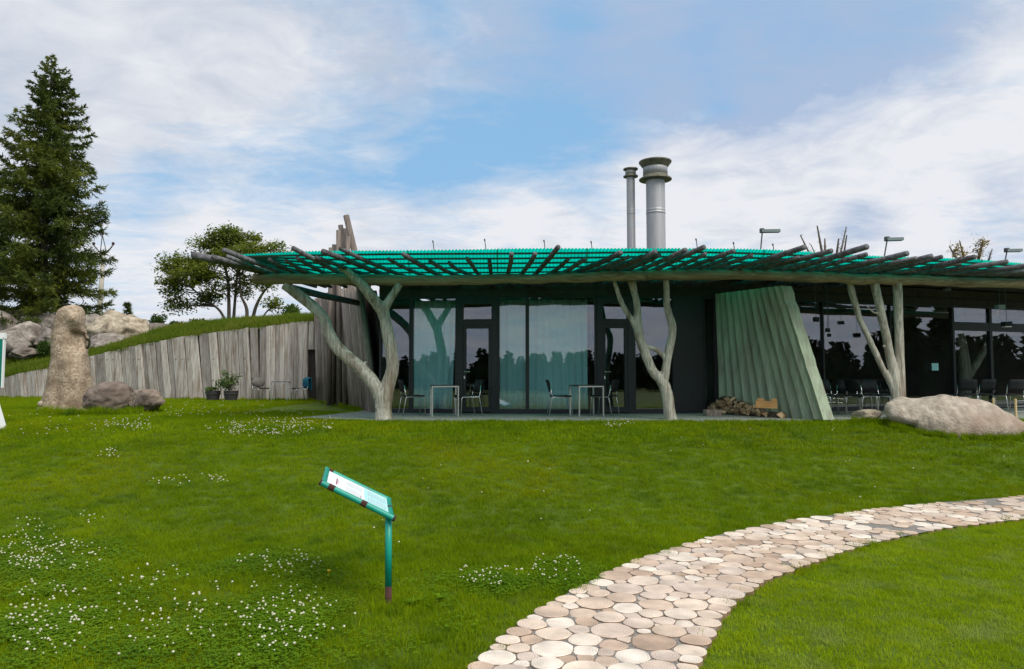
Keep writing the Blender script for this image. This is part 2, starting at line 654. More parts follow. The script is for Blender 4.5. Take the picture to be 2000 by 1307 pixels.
M_fire_cut = mat('split_log_wood', (.36, .22, .11), (.58, .41, .25), 9.0, rough=.85, rnd=.45)
M_cratewood = mat('orange_crate_wood', (.32, .175, .06), (.44, .26, .10), 5.0, (1, 3, 3), .75, rnd=.1)
M_pot = mat('black_pot', (.028, .027, .028), (.045, .043, .043), 8.0, rough=.55)
M_soil2 = mat('potting_soil', (.04, .03, .022), None, rough=1)
M_cloth = mat('blue_teal_jacket', (.005, .09, .14), (.012, .13, .19), 9.0, rough=.85, bump=.3)
M_cush = mat('grey_cushion', (.10, .097, .09), (.15, .145, .13), 9.0, rough=.9)
M_brown = mat('dry_stick', (.12, .10, .08), (.2, .17, .14), 8.0, rough=.9)
M_lamp = mat('grey_lamp_body', (.16, .2, .2), (.22, .26, .26), 5.0, rough=.5)
M_pin = mat('dark_rod', (.07, .07, .07), None, rough=.5)
M_flower = mat('clover_flower_white', (.40, .37, .26), (.68, .66, .54), 25.0, rough=.8, world_pos=True)
M_yflow = mat('yellow_flower', (.75, .5, .02), None, rough=.8)

# grass, foliage
M_grass = leafmat('grass_blades', (.140, .222, .003), (.188, .286, .004), (.26, .345, .005), .46, .6, .6, 9.0, (((.27, .30, .003), .33, .50, .72, 3.0), ((.085, .170, .012), 1.6, .55, .72, 9.0), ((.17, .21, .04), 2.6, .60, .76, 21.0)))
M_grassm = leafmat('mown_grass_blades', (.22, .325, .004), (.29, .40, .006), (.38, .47, .014), .48, .8, .5, 9.0, (((.34, .40, .09), 1.9, .52, .70, 5.0), ((.12, .21, .006), 2.4, .56, .74, 31.0), ((.30, .36, .004), .5, .5, .75, 47.0)))
M_bankg = leafmat('bank_grass_blades', (.075, .125, .010), (.12, .175, .014), (.20, .21, .04), .4, .5, .6, 6.0)
M_clover = leafmat('clover_leaf', (.085, .180, .006), (.12, .23, .008), (.17, .29, .010), .35, 1.5, .5, 9.0)
M_larch = leafmat('larch_needles', (.055, .078, .024), (.098, .13, .030), (.20, .225, .034), .4, .35, .6, 1.6)
M_leaf = leafmat('broad_leaf', (.10, .13, .022), (.15, .19, .028), (.23, .26, .035), .5, .5, .6, 2.5)
M_bush = leafmat('bush_leaf', (.04, .075, .016), (.07, .12, .025), (.11, .17, .03), .35, .6, .6, 3.0)
M_potleaf = leafmat('pot_plant_leaf', (.045, .09, .025), (.08, .14, .035), (.14, .2, .06), .35, 3.0, .5, 9.0)
M_dryleaf = leafmat('dry_yellow_leaf', (.13, .10, .02), (.20, .15, .03), (.28, .2, .05), .3, 2.0, .6, 6.0)
M_wood = leafmat('forest_needles', (.010, .018, .008), (.018, .030, .012), (.035, .05, .018), .2, .12, .7, .6)


def curtain_material():
    m = bpy.data.materials.new('pale_teal_curtain')
    m.use_nodes = True
    nt = m.node_tree
    b = nt.nodes['Principled BSDF']
    b.inputs['Base Color'].default_value = (.60, .92, .95, 1)
    b.inputs['Roughness'].default_value = .9
    tr = nt.nodes.new('ShaderNodeBsdfTranslucent')
    tr.inputs['Color'].default_value = (.5, .86, .9, 1)
    mx = nt.nodes.new('ShaderNodeMixShader')
    mx.inputs[0].default_value = .25
    lk(nt, b.outputs[0], mx.inputs[1])
    lk(nt, tr.outputs[0], mx.inputs[2])
    lk(nt, mx.outputs[0], nt.nodes['Material Output'].inputs['Surface'])
    return m


def glass_material():
    m = bpy.data.materials.new('window_glass')
    m.use_nodes = True
    nt = m.node_tree
    nt.nodes.remove(nt.nodes['Principled BSDF'])
    t = nt.nodes.new('ShaderNodeBsdfTransparent')
    t.inputs['Color'].default_value = (.95, .97, .97, 1)
    g = nt.nodes.new('ShaderNodeBsdfGlossy')
    g.inputs['Roughness'].default_value = 0.0
    g.inputs['Color'].default_value = (.93, .92, .97, 1)
    lw = nt.nodes.new('ShaderNodeLayerWeight')
    pw = nt.nodes.new('ShaderNodeMath')
    pw.operation = 'POWER'
    lk(nt, lw.outputs['Facing'], pw.inputs[0])
    pw.inputs[1].default_value = 5
    ma = nt.nodes.new('ShaderNodeMath')
    ma.operation = 'MULTIPLY_ADD'
    lk(nt, pw.outputs[0], ma.inputs[0])
    ma.inputs[1].default_value = .8
    ma.inputs[2].default_value = .115
    mx = nt.nodes.new('ShaderNodeMixShader')
    lk(nt, ma.outputs[0], mx.inputs[0])
    lk(nt, t.outputs[0], mx.inputs[1])
    lk(nt, g.outputs[0], mx.inputs[2])
    lk(nt, mx.outputs[0], nt.nodes['Material Output'].inputs['Surface'])
    return m


def sheet_material():
    m = bpy.data.materials.new('green_translucent_sheet')
    m.use_nodes = True
    nt = m.node_tree
    b = nt.nodes['Principled BSDF']
    b.inputs['Base Color'].default_value = (.0, .50, .36, 1)
    b.inputs['Roughness'].default_value = .3
    g = nt.nodes.new('ShaderNodeNewGeometry')
    nz = nt.nodes.new('ShaderNodeTexNoise')
    nz.inputs['Scale'].default_value = 1.6
    nz.inputs['Detail'].default_value = 6
    lk(nt, g.outputs['Position'], nz.inputs['Vector'])
    cr = nt.nodes.new('ShaderNodeValToRGB')
    cr.color_ramp.elements[0].position = .3
    cr.color_ramp.elements[1].position = .6
    cr.color_ramp.elements[0].color = (.0, .33, .245, 1)
    cr.color_ramp.elements[1].color = (.0, .47, .355, 1)
    lk(nt, nz.outputs['Fac'], cr.inputs[0])
    tr = nt.nodes.new('ShaderNodeBsdfTranslucent')
    lk(nt, cr.outputs[0], tr.inputs['Color'])
    mx = nt.nodes.new('ShaderNodeMixShader')
    mx.inputs[0].default_value = .82
    lk(nt, b.outputs[0], mx.inputs[1])
    lk(nt, tr.outputs[0], mx.inputs[2])
    lk(nt, mx.outputs[0], nt.nodes['Material Output'].inputs['Surface'])
    return m


def disc_material():
    m = bpy.data.materials.new('sawn_log_slice')
    m.use_nodes = True
    nt = m.node_tree
    b = nt.nodes['Principled BSDF']
    b.inputs['Roughness'].default_value = .85
    b.inputs['Specular IOR Level'].default_value = .2
    tc = nt.nodes.new('ShaderNodeTexCoord')
    oi = nt.nodes.new('ShaderNodeObjectInfo')
    le = nt.nodes.new('ShaderNodeVectorMath')
    le.operation = 'LENGTH'
    nz = nt.nodes.new('ShaderNodeTexNoise')
    nz.inputs['Scale'].default_value = 9
    nz.inputs['Detail'].default_value = 6
    ofs = nt.nodes.new('ShaderNodeVectorMath')
    ofs.operation = 'MULTIPLY_ADD'
    cb = nt.nodes.new('ShaderNodeCombineXYZ')
    for i in range(3):
        lk(nt, oi.outputs['Random'], cb.inputs[i])
    lk(nt, cb.outputs[0], ofs.inputs[0])
    ofs.inputs[1].default_value = (40, 40, 40)
    lk(nt, tc.outputs['Object'], ofs.inputs[2])
    lk(nt, ofs.outputs[0], nz.inputs['Vector'])
    lk(nt, tc.outputs['Object'], le.inputs[0])
    rr = nt.nodes.new('ShaderNodeMath')
    rr.operation = 'MULTIPLY_ADD'
    lk(nt, nz.outputs['Fac'], rr.inputs[0])
    rr.inputs[1].default_value = .05
    lk(nt, le.outputs['Value'], rr.inputs[2])
    sn = nt.nodes.new('ShaderNodeMath')
    sn.operation = 'MULTIPLY'
    lk(nt, rr.outputs[0], sn.inputs[0])
    sn.inputs[1].default_value = 330
    si = nt.nodes.new('ShaderNodeMath')
    si.operation = 'SINE'
    lk(nt, sn.outputs[0], si.inputs[0])
    mr = nt.nodes.new('ShaderNodeMapRange')
    mr.inputs['From Min'].default_value = -1
    mr.inputs['To Min'].default_value = .80
    mr.inputs['To Max'].default_value = 1.05
    lk(nt, si.outputs[0], mr.inputs['Value'])
    ra = nt.nodes.new('ShaderNodeValToRGB')
    e = ra.color_ramp.elements
    e[0].position, e[0].color = 0.0, (.46, .335, .25, 1)
    e[1].position, e[1].color = 1.0, (.79, .70, .60, 1)
    for p, c in ((.14, (.57, .43, .33, 1)), (.30, (.65, .51, .40, 1)), (.48, (.58, .48, .41, 1)), (.64, (.72, .58, .46, 1)), (.82, (.75, .65, .55, 1))):
        k = e.new(p)
        k.color = c
    lk(nt, oi.outputs['Random'], ra.inputs[0])
    # rounded blotches of weathering
    n2 = nt.nodes.new('ShaderNodeTexNoise')
    n2.inputs['Scale'].default_value = 5
    n2.inputs['Detail'].default_value = 7
    lk(nt, ofs.outputs[0], n2.inputs['Vector'])
    m2 = nt.nodes.new('ShaderNodeMapRange')
    m2.inputs['From Min'].default_value = .3
    m2.inputs['From Max'].default_value = .7
    m2.inputs['To Min'].default_value = .70
    m2.inputs['To Max'].default_value = 1.16
    lk(nt, n2.outputs['Fac'], m2.inputs['Value'])
    mu = nt.nodes.new('ShaderNodeMath')
    mu.operation = 'MULTIPLY'
    lk(nt, mr.outputs[0], mu.inputs[0])
    lk(nt, m2.outputs[0], mu.inputs[1])
    hs = nt.nodes.new('ShaderNodeHueSaturation')
    lk(nt, mu.outputs[0], hs.inputs['Value'])
    lk(nt, ra.outputs[0], hs.inputs['Color'])
    lk(nt, hs.outputs[0], b.inputs['Base Color'])
    bp = nt.nodes.new('ShaderNodeBump')
    bp.inputs['Strength'].default_value = .35
    bp.inputs['Distance'].default_value = .01
    lk(nt, n2.outputs['Fac'], bp.inputs['Height'])
    lk(nt, bp.outputs[0], b.inputs['Normal'])
    return m


M_curt = curtain_material()
M_glass = glass_material()
M_sheet = sheet_material()
M_disc = disc_material()
M_disc_bark = mat('log_slice_bark', (.16, .10, .065), (.30, .20, .13), 9.0, rough=.9, rnd=.2)


# ------------------------------------------------------------------ ground
def H(x, y):
    y0 = 7.7 + 6.5 * math.tanh(.09 * max(0.0, x - 1.0))
    y1 = 15.3 + min(2.0, max(0.0, -x - 6) * .35)
    t = smooth((y - y0) / (y1 - y0))
    z = -.98 + .94 * t
    w = 0.0 if y > 15 else 1.0
    return z + .012 * noise.noise(V((x * .7, y * .7, 0))) * (0.35 + .65 * w)


def GP(px, py):
    """point of the lawn seen at a pixel of the photograph"""
    d = ray(px, py)
    t = 2.0
    while t < 60:
        p = V((0, 0, CZ)) + d * t
        if p.z < H(p.x, p.y):
            break
        t += .02
    p = V((0, 0, CZ)) + d * t
    p.z = H(p.x, p.y)
    return p


# the retaining wall line
WA, WB = P(-320, 780, 33.6), P(618, 780, 28.4)
WA.z = WB.z = 0
WD = (WB - WA)
WLEN = WD.length
WD.normalize()
WN = V((-WD.y, WD.x, 0))                       # away from the camera
WTOP = [(-320, 752), (-100, 751), (0, 740), (100, 719), (180, 697), (300, 671), (400, 653), (500, 640), (612, 626), (700, 622)]


def wall_px(s):
    p = WA + WD * s
    return 1000 + F * p.x / p.y


def wall_top(s):
    p = WA + WD * s
    px = 1000 + F * p.x / (p.y * math.cos(TILT))
    return max(.05, P(px, lerp_table(WTOP, px), p.y).z)


def bankz(x, y):
    q = V((x, y, 0)) - WA
    s, d = q.dot(WD), q.dot(WN)
    zt = wall_top(max(0, min(WLEN, s)))
    z = zt - .06 + .30 * d
    cap = 3.42 + .012 * d
    if z > cap - .4:                            # soft shoulder
        e = min(1.0, (z - (cap - .4)) / .8)
        z = (cap - .4) + .4 * (1 - (1 - e) ** 2) if e < 1 else cap
    return z + .10 * noise.noise(V((x * .35, y * .35, 3.0)))


mb = MB()
xs = [-34 + .3 * i for i in range(228)]
ys = [-14 + .3 * i for i in range(163)]
for y in ys:
    for x in xs:
        mb.v.append((x, y, H(x, y) - .008))
nx = len(xs)
for j in range(len(ys) - 1):
    for i in range(nx - 1):
        x, y = xs[i], ys[j]
        c = V((x + .15, y + .15, 0)) - WA
        if c.dot(WN) > .9 and x < -6:
            continue
        a = j * nx + i
        mb.face(a, a + 1, a + nx + 1, a + nx)
lawn = mb.build('lawn', M_soil, smooth_=True)
tag(lawn, kind='structure')

mb = MB()
mb.poly([(-1500, -1500, -1.25), (1500, -1500, -1.25), (1500, 1500, -1.25), (-1500, 1500, -1.25)])
tag(mb.build('field', M_field), kind='structure')

# grassy bank behind the plank wall
mb = MB()
ds = [.10, .4, .8, 1.3, 2, 3, 4, 5, 6, 7.5, 9, 11, 14, 18, 24, 32, 45, 70]
NS = 70
for i in range(NS + 1):
    s = -22 + (WLEN + 30) * i / NS
    for d in ds:
        p = WA + WD * s + WN * d
        mb.v.append((p.x, p.y, bankz(p.x, p.y)))
    # drop to the ground at the far side
k = len(ds)
for i in range(NS):
    for j in range(k - 1):
        a = i * k + j
        mb.face(a, a + k, a + k + 1, a + 1)
tag(mb.build('grassy_bank', M_soil, smooth_=True), kind='structure')

# ------------------------------------------------------------------ log slice path
PE_L = [(760, 1480), (850, 1370), (915, 1307), (985, 1240), (1060, 1185), (1150, 1135), (1250, 1090), (1400, 1045), (1550, 1015), (1700, 995), (1850, 980), (2000, 968), (2200, 956), (2450, 946)]
PE_R = [(1330, 1480), (1345, 1370), (1360, 1307), (1385, 1255), (1410, 1205), (1440, 1170), (1500, 1130), (1570, 1105), (1650, 1075), (1750, 1050), (1850, 1030), (2000, 1013), (2200, 993), (2450, 976)]
ZP = -.955
EL = [PZ(a, b, ZP) for a, b in PE_L]
ER = [PZ(a, b, ZP) for a, b in PE_R]
poly = [(p.x, p.y) for p in EL] + [(p.x, p.y) for p in reversed(ER)]


def inside(x, y, pg=poly):
    c = False
    j = len(pg) - 1
    for i in range(len(pg)):
        xi, yi = pg[i]
        xj, yj = pg[j]
        if (yi > y) != (yj > y) and x < (xj - xi) * (y - yi) / (yj - yi) + xi:
            c = not c
        j = i
    return c


def edge_dist(x, y, pg=poly):
    q = V((x, y))
    best = 9
    for i in range(len(pg)):
        a, b = V(pg[i]), V(pg[(i + 1) % len(pg)])
        ab = b - a
        t = max(0, min(1, (q - a).dot(ab) / max(1e-9, ab.length_squared)))
        best = min(best, (q - a - ab * t).length)
    return best


path = thing('log_slice_path', None, None)
tag(path, 'curving garden path of sawn log slices set in dark gravel', None, None, 'structure')
mb = MB()
for i in range(len(EL) - 1):
    mb.poly([EL[i] + V((0, 0, -.003)), ER[i] + V((0, 0, -.003)), ER[i + 1] + V((0, 0, -.003)), EL[i + 1] + V((0, 0, -.003))])
mb.build('gravel_bed', M_pathbed, path)

rp = random.Random(11)
bx0, bx1 = min(p[0] for p in poly), max(p[0] for p in poly)
by0, by1 = min(p[1] for p in poly), max(p[1] for p in poly)
area = .5 * abs(sum(poly[i][0] * poly[(i + 1) % len(poly)][1] - poly[(i + 1) % len(poly)][0] * poly[i][1] for i in range(len(poly))))


def rand_radius():
    u = rp.random()
    return rp.uniform(.125, .165) if u < .26 else (rp.uniform(.09, .125) if u < .70 else rp.uniform(.05, .09))


dl, cov_ = [], 0.0
while cov_ < area * .94:
    x, y = rp.uniform(bx0, bx1), rp.uniform(by0, by1)
    if inside(x, y):
        r = rand_radius()
        dl.append([x, y, r])
        cov_ += math.pi * r * r


def near_edge(x, y):
    """distance to the border and the direction back into the path"""
    qv = V((x, y))
    best, nv = 9, None
    for i in range(len(poly)):
        a, b = V(poly[i]), V(poly[(i + 1) % len(poly)])
        ab = b - a
        t = max(0, min(1, (qv - a).dot(ab) / max(1e-9, ab.length_squared)))
        w = qv - a - ab * t
        if w.length < best:
            best, nv = w.length, w
    return best, nv


def buckets():
    g = {}
    for i, d in enumerate(dl):
        g.setdefault((int(d[0] // .4), int(d[1] // .4)), []).append(i)
    return g


def neigh(g, d):
    cx, cy = int(d[0] // .4), int(d[1] // .4)
    for a in range(cx - 1, cx + 2):
        for b in range(cy - 1, cy + 2):
            yield from g.get((a, b), ())


for it in range(70):
    g = buckets()
    mv = [[0.0, 0.0] for _ in dl]
    for i, d in enumerate(dl):
        for j in neigh(g, d):
            if j <= i:
                continue
            e = dl[j]
            dx_, dy_ = e[0] - d[0], e[1] - d[1]
            L = math.hypot(dx_, dy_) or 1e-4
            ov = d[2] + e[2] - L
            if ov > 0:
                k = ov * .42 / L
                wi, wj = e[2] / (d[2] + e[2]), d[2] / (d[2] + e[2])
                mv[i][0] -= dx_ * k * wi
                mv[i][1] -= dy_ * k * wi
                mv[j][0] += dx_ * k * wj
                mv[j][1] += dy_ * k * wj
    for d, m_ in zip(dl, mv):
        d[0] += m_[0]
        d[1] += m_[1]
        L, nv = near_edge(d[0], d[1])
        ins = inside(d[0], d[1])
        want = d[2] * .86
        if nv is not None and (not ins or L < want):
            nv = nv.normalized() if nv.length > 1e-6 else V((0, 0))
            if ins:
                d[0] += nv.x * (want - L) * .6
                d[1] += nv.y * (want - L) * .6
            else:
                d[0] -= nv.x * (L + want) * .7
                d[1] -= nv.y * (L + want) * .7

g = buckets()


def slice_mesh(i):
    """outline of one slice: a wobbly round trimmed where its neighbours press on it"""
    x, y, r = dl[i]
    n = 18
    ph = rp.uniform(0, 6.28)
    a2, a3 = rp.uniform(.0, .06), rp.uniform(.0, .035)
    cuts = []
    for j in neigh(g, dl[i]):
        if j == i:
            continue
        dx_, dy_ = dl[j][0] - x, dl[j][1] - y
        L = math.hypot(dx_, dy_)
        if L < r + dl[j][2] + .05 and L > 1e-3:
            cuts.append((math.atan2(dy_, dx_), (L * L + r * r - dl[j][2] ** 2) / (2 * L) - .005))
    out = []
    for k in range(n):
        t = 2 * math.pi * k / n
        q_ = r * 1.03 * (1 + a2 * math.cos(2 * t + ph) + a3 * math.cos(3 * t + ph * 2) + rp.uniform(-.015, .015))
        for (ta, bd) in cuts:
            c = math.cos(t - ta)
            if c > .05:
                q_ = min(q_, max(.02, bd / c))
        out.append(q_)
    out = [(out[k - 1] + 4 * out[k] + out[(k + 1) % n]) / 6 for k in range(n)]
    mb = MB()
    cs = [(math.cos(2 * math.pi * k / n), math.sin(2 * math.pi * k / n)) for k in range(n)]
    ec = (rp.uniform(-.12, .12) * r, rp.uniform(-.12, .12) * r)        # heart off centre
    for sc_, z in ((1.0, -.06), (1.0, -.004), (.965, 0.0)):
        mb.v += [(c[0] * o_ * sc_ - ec[0], c[1] * o_ * sc_ - ec[1], z) for c, o_ in zip(cs, out)]
    mb.m = 1
    for k in range(n):
        j = (k + 1) % n
        mb.face(k, j, n + j, n + k)
    mb.m = 0
    for k in range(n):
        j = (k + 1) % n
        mb.face(n + k, n + j, 2 * n + j, 2 * n + k)
    mb.face(*range(2 * n, 3 * n))
    return mb, ec


def vis_px(x, y):
    return 1000 + F * x / max(.1, y)


order = sorted(range(len(dl)), key=lambda i: (not (-40 < vis_px(*dl[i][:2]) < 2060 and dl[i][1] > 4.3), -dl[i][2] / max(.1, dl[i][1]) ** 1.5))
rest = MB()
for n_, i in enumerate(order):
    x, y, r = dl[i]
    mb, ec = slice_mesh(i)
    loc = (x + ec[0], y + ec[1], ZP + .006 + rp.uniform(-.005, .006))
    tl = (rp.uniform(-.018, .018), rp.uniform(-.018, .018), 0)
    if n_ < 298:
        mb.build('log_slice', [M_disc, M_disc_bark], path, False, loc, tl)
    else:
        n0 = len(rest.v)
        rest.v += [(v[0] + loc[0], v[1] + loc[1], v[2] + loc[2]) for v in mb.v]
        for f_, m_ in zip(mb.f, mb.mi):
            rest.m = m_
            rest.face(*[n0 + q for q in f_])
print('slices', len(dl))
if rest.v:
    tag(rest.build('far_log_slices', [M_disc, M_disc_bark], path), kind='stuff')

# ------------------------------------------------------------------ terrace
FY = [(735, 18.25), (775, 18.1), (970, 17.8), (1165, 17.7), (1390, 18.1), (1550, 18.6), (1800, 19.8), (2050, 21.5), (2400, 25)]


def FP(px):
    """foot of the glass front at a pixel column"""
    Y = lerp_table(FY, px)
    p = P(px, 735, Y)
    return V((p.x, p.y, 0))


edge = [PZ(585, 815.5, 0), PZ(660, 819, 0), V((-2.9, 15.25, 0)), V((0, 15.2, 0)), V((4, 15.25, 0)), V((8, 15.4, 0)), V((11.5, 15.9, 0)), V((15, 16.9, 0)), V((22, 19.5, 0)), V((27, 24, 0))]
back = [V((27, 33, 0)), V((-2, 27, 0)), V((-4.6, 24.0, 0)), PZ(702, 803.5, 0)]
ring = edge + back
mb = MB()
mb.prism([p + V((0, 0, -.3)) for p in ring], ring)
tag(mb.build('terrace', M_slab), 'grey green terrace slab under the roof overhang', None, None, 'structure')

# ------------------------------------------------------------------ pavilion
pav = thing('pavilion', 'low curved pavilion with dark glass front and green translucent roof on log rafters', 'building', (0, 18, 0))
pav_inv = V((0, 18, 0))


def part(mb, name, m, parent=None, sm=False):
    """child of the pavilion (or of one of its parts); vertices are given in world space"""
    base = pav_inv
    mb.v = [(v[0] - base.x, v[1] - base.y, v[2] - base.z) for v in mb.v]
    o = mb.build(name, m, parent or pav, sm)
    return o


ZH = 2.92                                           # head of the glazing


def window(pa, pb, fw=.045, z0=.05, z1=ZH, transom=None, name='window', door=False):
    a, b = FP(pa), FP(pb)
    d = (b - a).normalized()
    fr = MB()
    fr.wall(a, a + d * fw, 0.004, z1, .12, .05)
    fr.wall(b - d * fw, b, 0.004, z1, .12, .05)
    ia, ib = a + d * fw, b - d * fw
    fr.wall(ia, ib, 0.004, z0 + .06, .10, .045)
    fr.wall(ia, ib, z1 - .05, z1, .10, .045)
    zt = z1 - .05
    spans = [(z0 + .06, zt)]
    if transom:
        fr.wall(ia, ib, transom[0], transom[1], .10, .045)
        spans = [(z0 + .06, transom[0]), (transom[1], zt)]
    f = part(fr, name, M_frame)
    for (s0, s1) in spans:
        g = MB()
        g.wall(ia, ib, s0, s1, .012, .0)
        part(g, 'pane', M_glass, f)
    return f


def door(pa, pb):
    """glazed door leaf with fanlight: frame wide, pane, lever handle"""
    a, b = FP(pa), FP(pb)
    d = (b - a).normalized()
    nrm = V((d.y, -d.x, 0))
    w = .15
    fr = MB()
    fr.wall(a, a + d * w, 0.004, ZH, .14, .06)
    fr.wall(b - d * w, b, 0.004, ZH, .14, .06)
    ia, ib = a + d * w, b - d * w
    fr.wall(ia, ib, 2.20, 2.34, .12, .055)
    fr.wall(ia, ib, 2.72, ZH, .12, .055)
    f = part(fr, 'door_frame', M_frame)
    g = MB()
    g.wall(ia, ib, 2.34, 2.72, .012, 0)
    part(g, 'pane', M_glass, f)
    lf = MB()
    q = .075
    lf.wall(ia + d * .006, ia + d * q, .03, 2.195, .07, .045)
    lf.wall(ib - d * q, ib - d * .006, .03, 2.195, .07, .045)
    ja, jb = ia + d * q, ib - d * q
    lf.wall(ja, jb, .03, .16, .068, .043)
    lf.wall(ja, jb, 2.11, 2.195, .068, .043)
    lo = part(lf, 'door', M_frame)
    g = MB()
    g.wall(ja, jb, .16, 2.11, .012, .0)
    part(g, 'pane', M_glass, lo)
    h = MB()
    c = ia + d * .045 + nrm * .06
    c.z = 1.03
    h.tube([c - nrm * .02, c + nrm * .03, c + nrm * .035 + d * .02, c + nrm * .035 + d * .15], .011, 8)
    part(h, 'handle', M_chrome, lo)
    h = MB()
    h.box(c + V((0, 0, -.14)) - nrm * .008, (.034, .02, .075))
    part(h, 'lock_plate', M_chrome, lo)


window(742, 803)
window(803, 893)
door(893, 972)
window(972, 1030)
window(1030, 1165)
door(1165, 1237)
window(1237, 1318, .05)
window(1374, 1400)
window(1400, 1500)
window(1500, 1608, .02)
window(1608, 1740, .02)
window(1740, 1862, .02)
window(1862, 1936, .05, transom=(2.22, 2.46))
window(1936, 2012, .05, transom=(2.22, 2.46))
window(2012, 2110, .04, transom=(2.22, 2.46))
window(2110, 2260, .04)
window(2260, 2400, .04)

mb = MB()
mb.wall(FP(1318), FP(1374), .004, ZH, .2, .03)
part(mb, 'wall_panel', M_frame)
# fascia above the glazing
mb = MB()
st = [740, 775, 870, 970, 1165, 1390, 1550, 1675, 1800, 1925, 2050, 2225, 2400]
for a, b in zip(st, st[1:]):
    mb.wall(FP(a), FP(b), ZH + .003, 3.36, .16, .03)
part(mb, 'fascia', M_dark)
mb = MB()
for a, b in zip(st, st[1:]):
    mb.wall(FP(a), FP(b), ZH + .16, ZH + .18, .03, .061)
part(mb, 'fascia_trim', M_frame)


def back_pt(px):
    p = FP(px)
    return V((p.x * 1.02 + .4, p.y + 5.5, 0))


mb = MB()
for a, b in zip(st, st[1:]):
    mb.wall(back_pt(a), back_pt(b), .004, 3.36, .2, 0)
mb.wall(back_pt(740), FP(740), .004, 3.36, .2, 0)
mb.wall(FP(2400), back_pt(2400), .004, 3.36, .2, 0)
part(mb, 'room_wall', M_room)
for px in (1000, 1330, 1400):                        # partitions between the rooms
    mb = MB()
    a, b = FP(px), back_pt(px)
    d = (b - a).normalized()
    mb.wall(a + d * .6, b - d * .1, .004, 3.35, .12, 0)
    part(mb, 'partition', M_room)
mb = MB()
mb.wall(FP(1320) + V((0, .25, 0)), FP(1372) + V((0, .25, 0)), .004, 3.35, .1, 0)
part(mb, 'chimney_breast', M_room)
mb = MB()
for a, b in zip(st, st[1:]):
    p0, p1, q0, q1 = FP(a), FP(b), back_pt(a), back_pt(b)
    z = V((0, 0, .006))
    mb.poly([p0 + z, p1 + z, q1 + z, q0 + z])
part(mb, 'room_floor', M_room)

# --- roof: front edge, beam line
EDGE = [(470, 498), (560, 493), (650, 490), (800, 488), (1000, 487), (1150, 486), (1300, 484), (1450, 486), (1550, 491), (1650, 497), (1750, 500.5), (1850, 504), (1930, 509), (2000, 515), (2150, 527), (2400, 545)]
ZS = 3.37
BEAMY = [(497, 15.45), (1000, 15.42), (1250, 14.95), (1500, 15.1), (1700, 15.55), (2000, 16.15), (2250, 17.3), (2500, 19)]


def edge_pt(px):
    p = PZ(px, lerp_table(EDGE, px), ZS)
    return p


def edge_smooth(px):
    return sum((edge_pt(px + o) for o in (-60, -30, 0, 30, 60)), V((0, 0, 0))) / 5


def beam_pt(px, z):
    p = P(px, 735, lerp_table(BEAMY, px))
    return V((p.x, p.y, z))


def back_edge(px):
    p = beam_pt(px, ZS)
    e = edge_smooth(px)
    d = (p - e)
    d.z = 0
    return p + d.normalized() * (.05 + 2.25 * smooth((px - 500) / 160))


# resample the front edge by length; sheets are separate corrugated panels
E_, B_ = [], []
pxs = [470 + 2 * i for i in range(941)]
for px in pxs:
    E_.append(edge_smooth(px))
    B_.append(back_edge(px))
acc = [0.0]
for i in range(1, len(E_)):
    acc.append(acc[-1] + (E_[i] - E_[i - 1]).length)


def at_len(s):
    lo_, hi_ = 0, len(acc) - 1
    while hi_ - lo_ > 1:
        mid = (lo_ + hi_) // 2
        if acc[mid] <= s:
            lo_ = mid
        else:
            hi_ = mid
    t = (s - acc[lo_]) / max(1e-6, acc[hi_] - acc[lo_])
    return E_[lo_].lerp(E_[hi_], t), B_[lo_].lerp(B_[hi_], t)


WAVE = .068
PW = WAVE * 26
s = 0.0
rs = random.Random(3)
while s < acc[-1] - .1:
    e1 = min(acc[-1], s + PW)
    mb = MB()
    cnt = max(2, int((e1 - s) / (WAVE / 6)))
    rows = [0, .2, .45, .7, 1.0]
    jut = rs.uniform(-.02, .02)
    for i in range(cnt + 1):
        sv = s + (e1 - s) * i / cnt
        a, b = at_len(sv)
        h = .012 * math.sin(2 * math.pi * sv / WAVE)
        for r_ in rows:
            q = a.lerp(b, r_)
            if r_ == 0:
                q = q + (a - b).normalized() * jut
            sag = .01 * math.sin(sv * 1.3 + r_ * 3)
            mb.v.append((q.x, q.y, ZS + h + sag + rs.uniform(-.001, .001)))
    k = len(rows)
    for i in range(cnt):
        for j in range(k - 1):
            a0 = i * k + j
            mb.face(a0, a0 + 1, a0 + k + 1, a0 + k)
    part(mb, 'roof_sheet', M_sheet, None, True)
    s = e1 - .03

# battens under the sheets
for fr_, nm in ((.07, 0), (.22, 0), (.38, 0), (.54, 0), (.72, 0), (.9, 0)):
    mb = MB()
    pts = []
    for i in range(0, len(E_), 12):
        q = E_[i].lerp(B_[i], fr_)
        pts.append(V((q.x, q.y, ZS - .036)))
    mb.tube(pts, .021, 6)
    part(mb, 'batten', M_purl)

# opaque deck behind the translucent strip
mb = MB()
fr_pts, bk_pts = [], []
for px in range(500, 2420, 40):
    b = back_edge(px)
    fr_pts.append(V((b.x, b.y - .06, 0)))
    if px < 700:
        bk_pts.append(V((b.x + .2, max(b.y + .3, 18.5), 0)))
    elif px < 780:
        q = FP(max(740, px))
        bk_pts.append(V((q.x, q.y + 2.5, 0)))
    else:
        q = back_pt(max(740, px))
        bk_pts.append(V((q.x, q.y + .6, 0)))
for i in range(len(fr_pts) - 1):
    r = [fr_pts[i], fr_pts[i + 1], bk_pts[i + 1], bk_pts[i]]
    mb.prism([p + V((0, 0, 3.40)) for p in r], [p + V((0, 0, 3.56)) for p in r])
part(mb, 'roof_deck', M_dark)

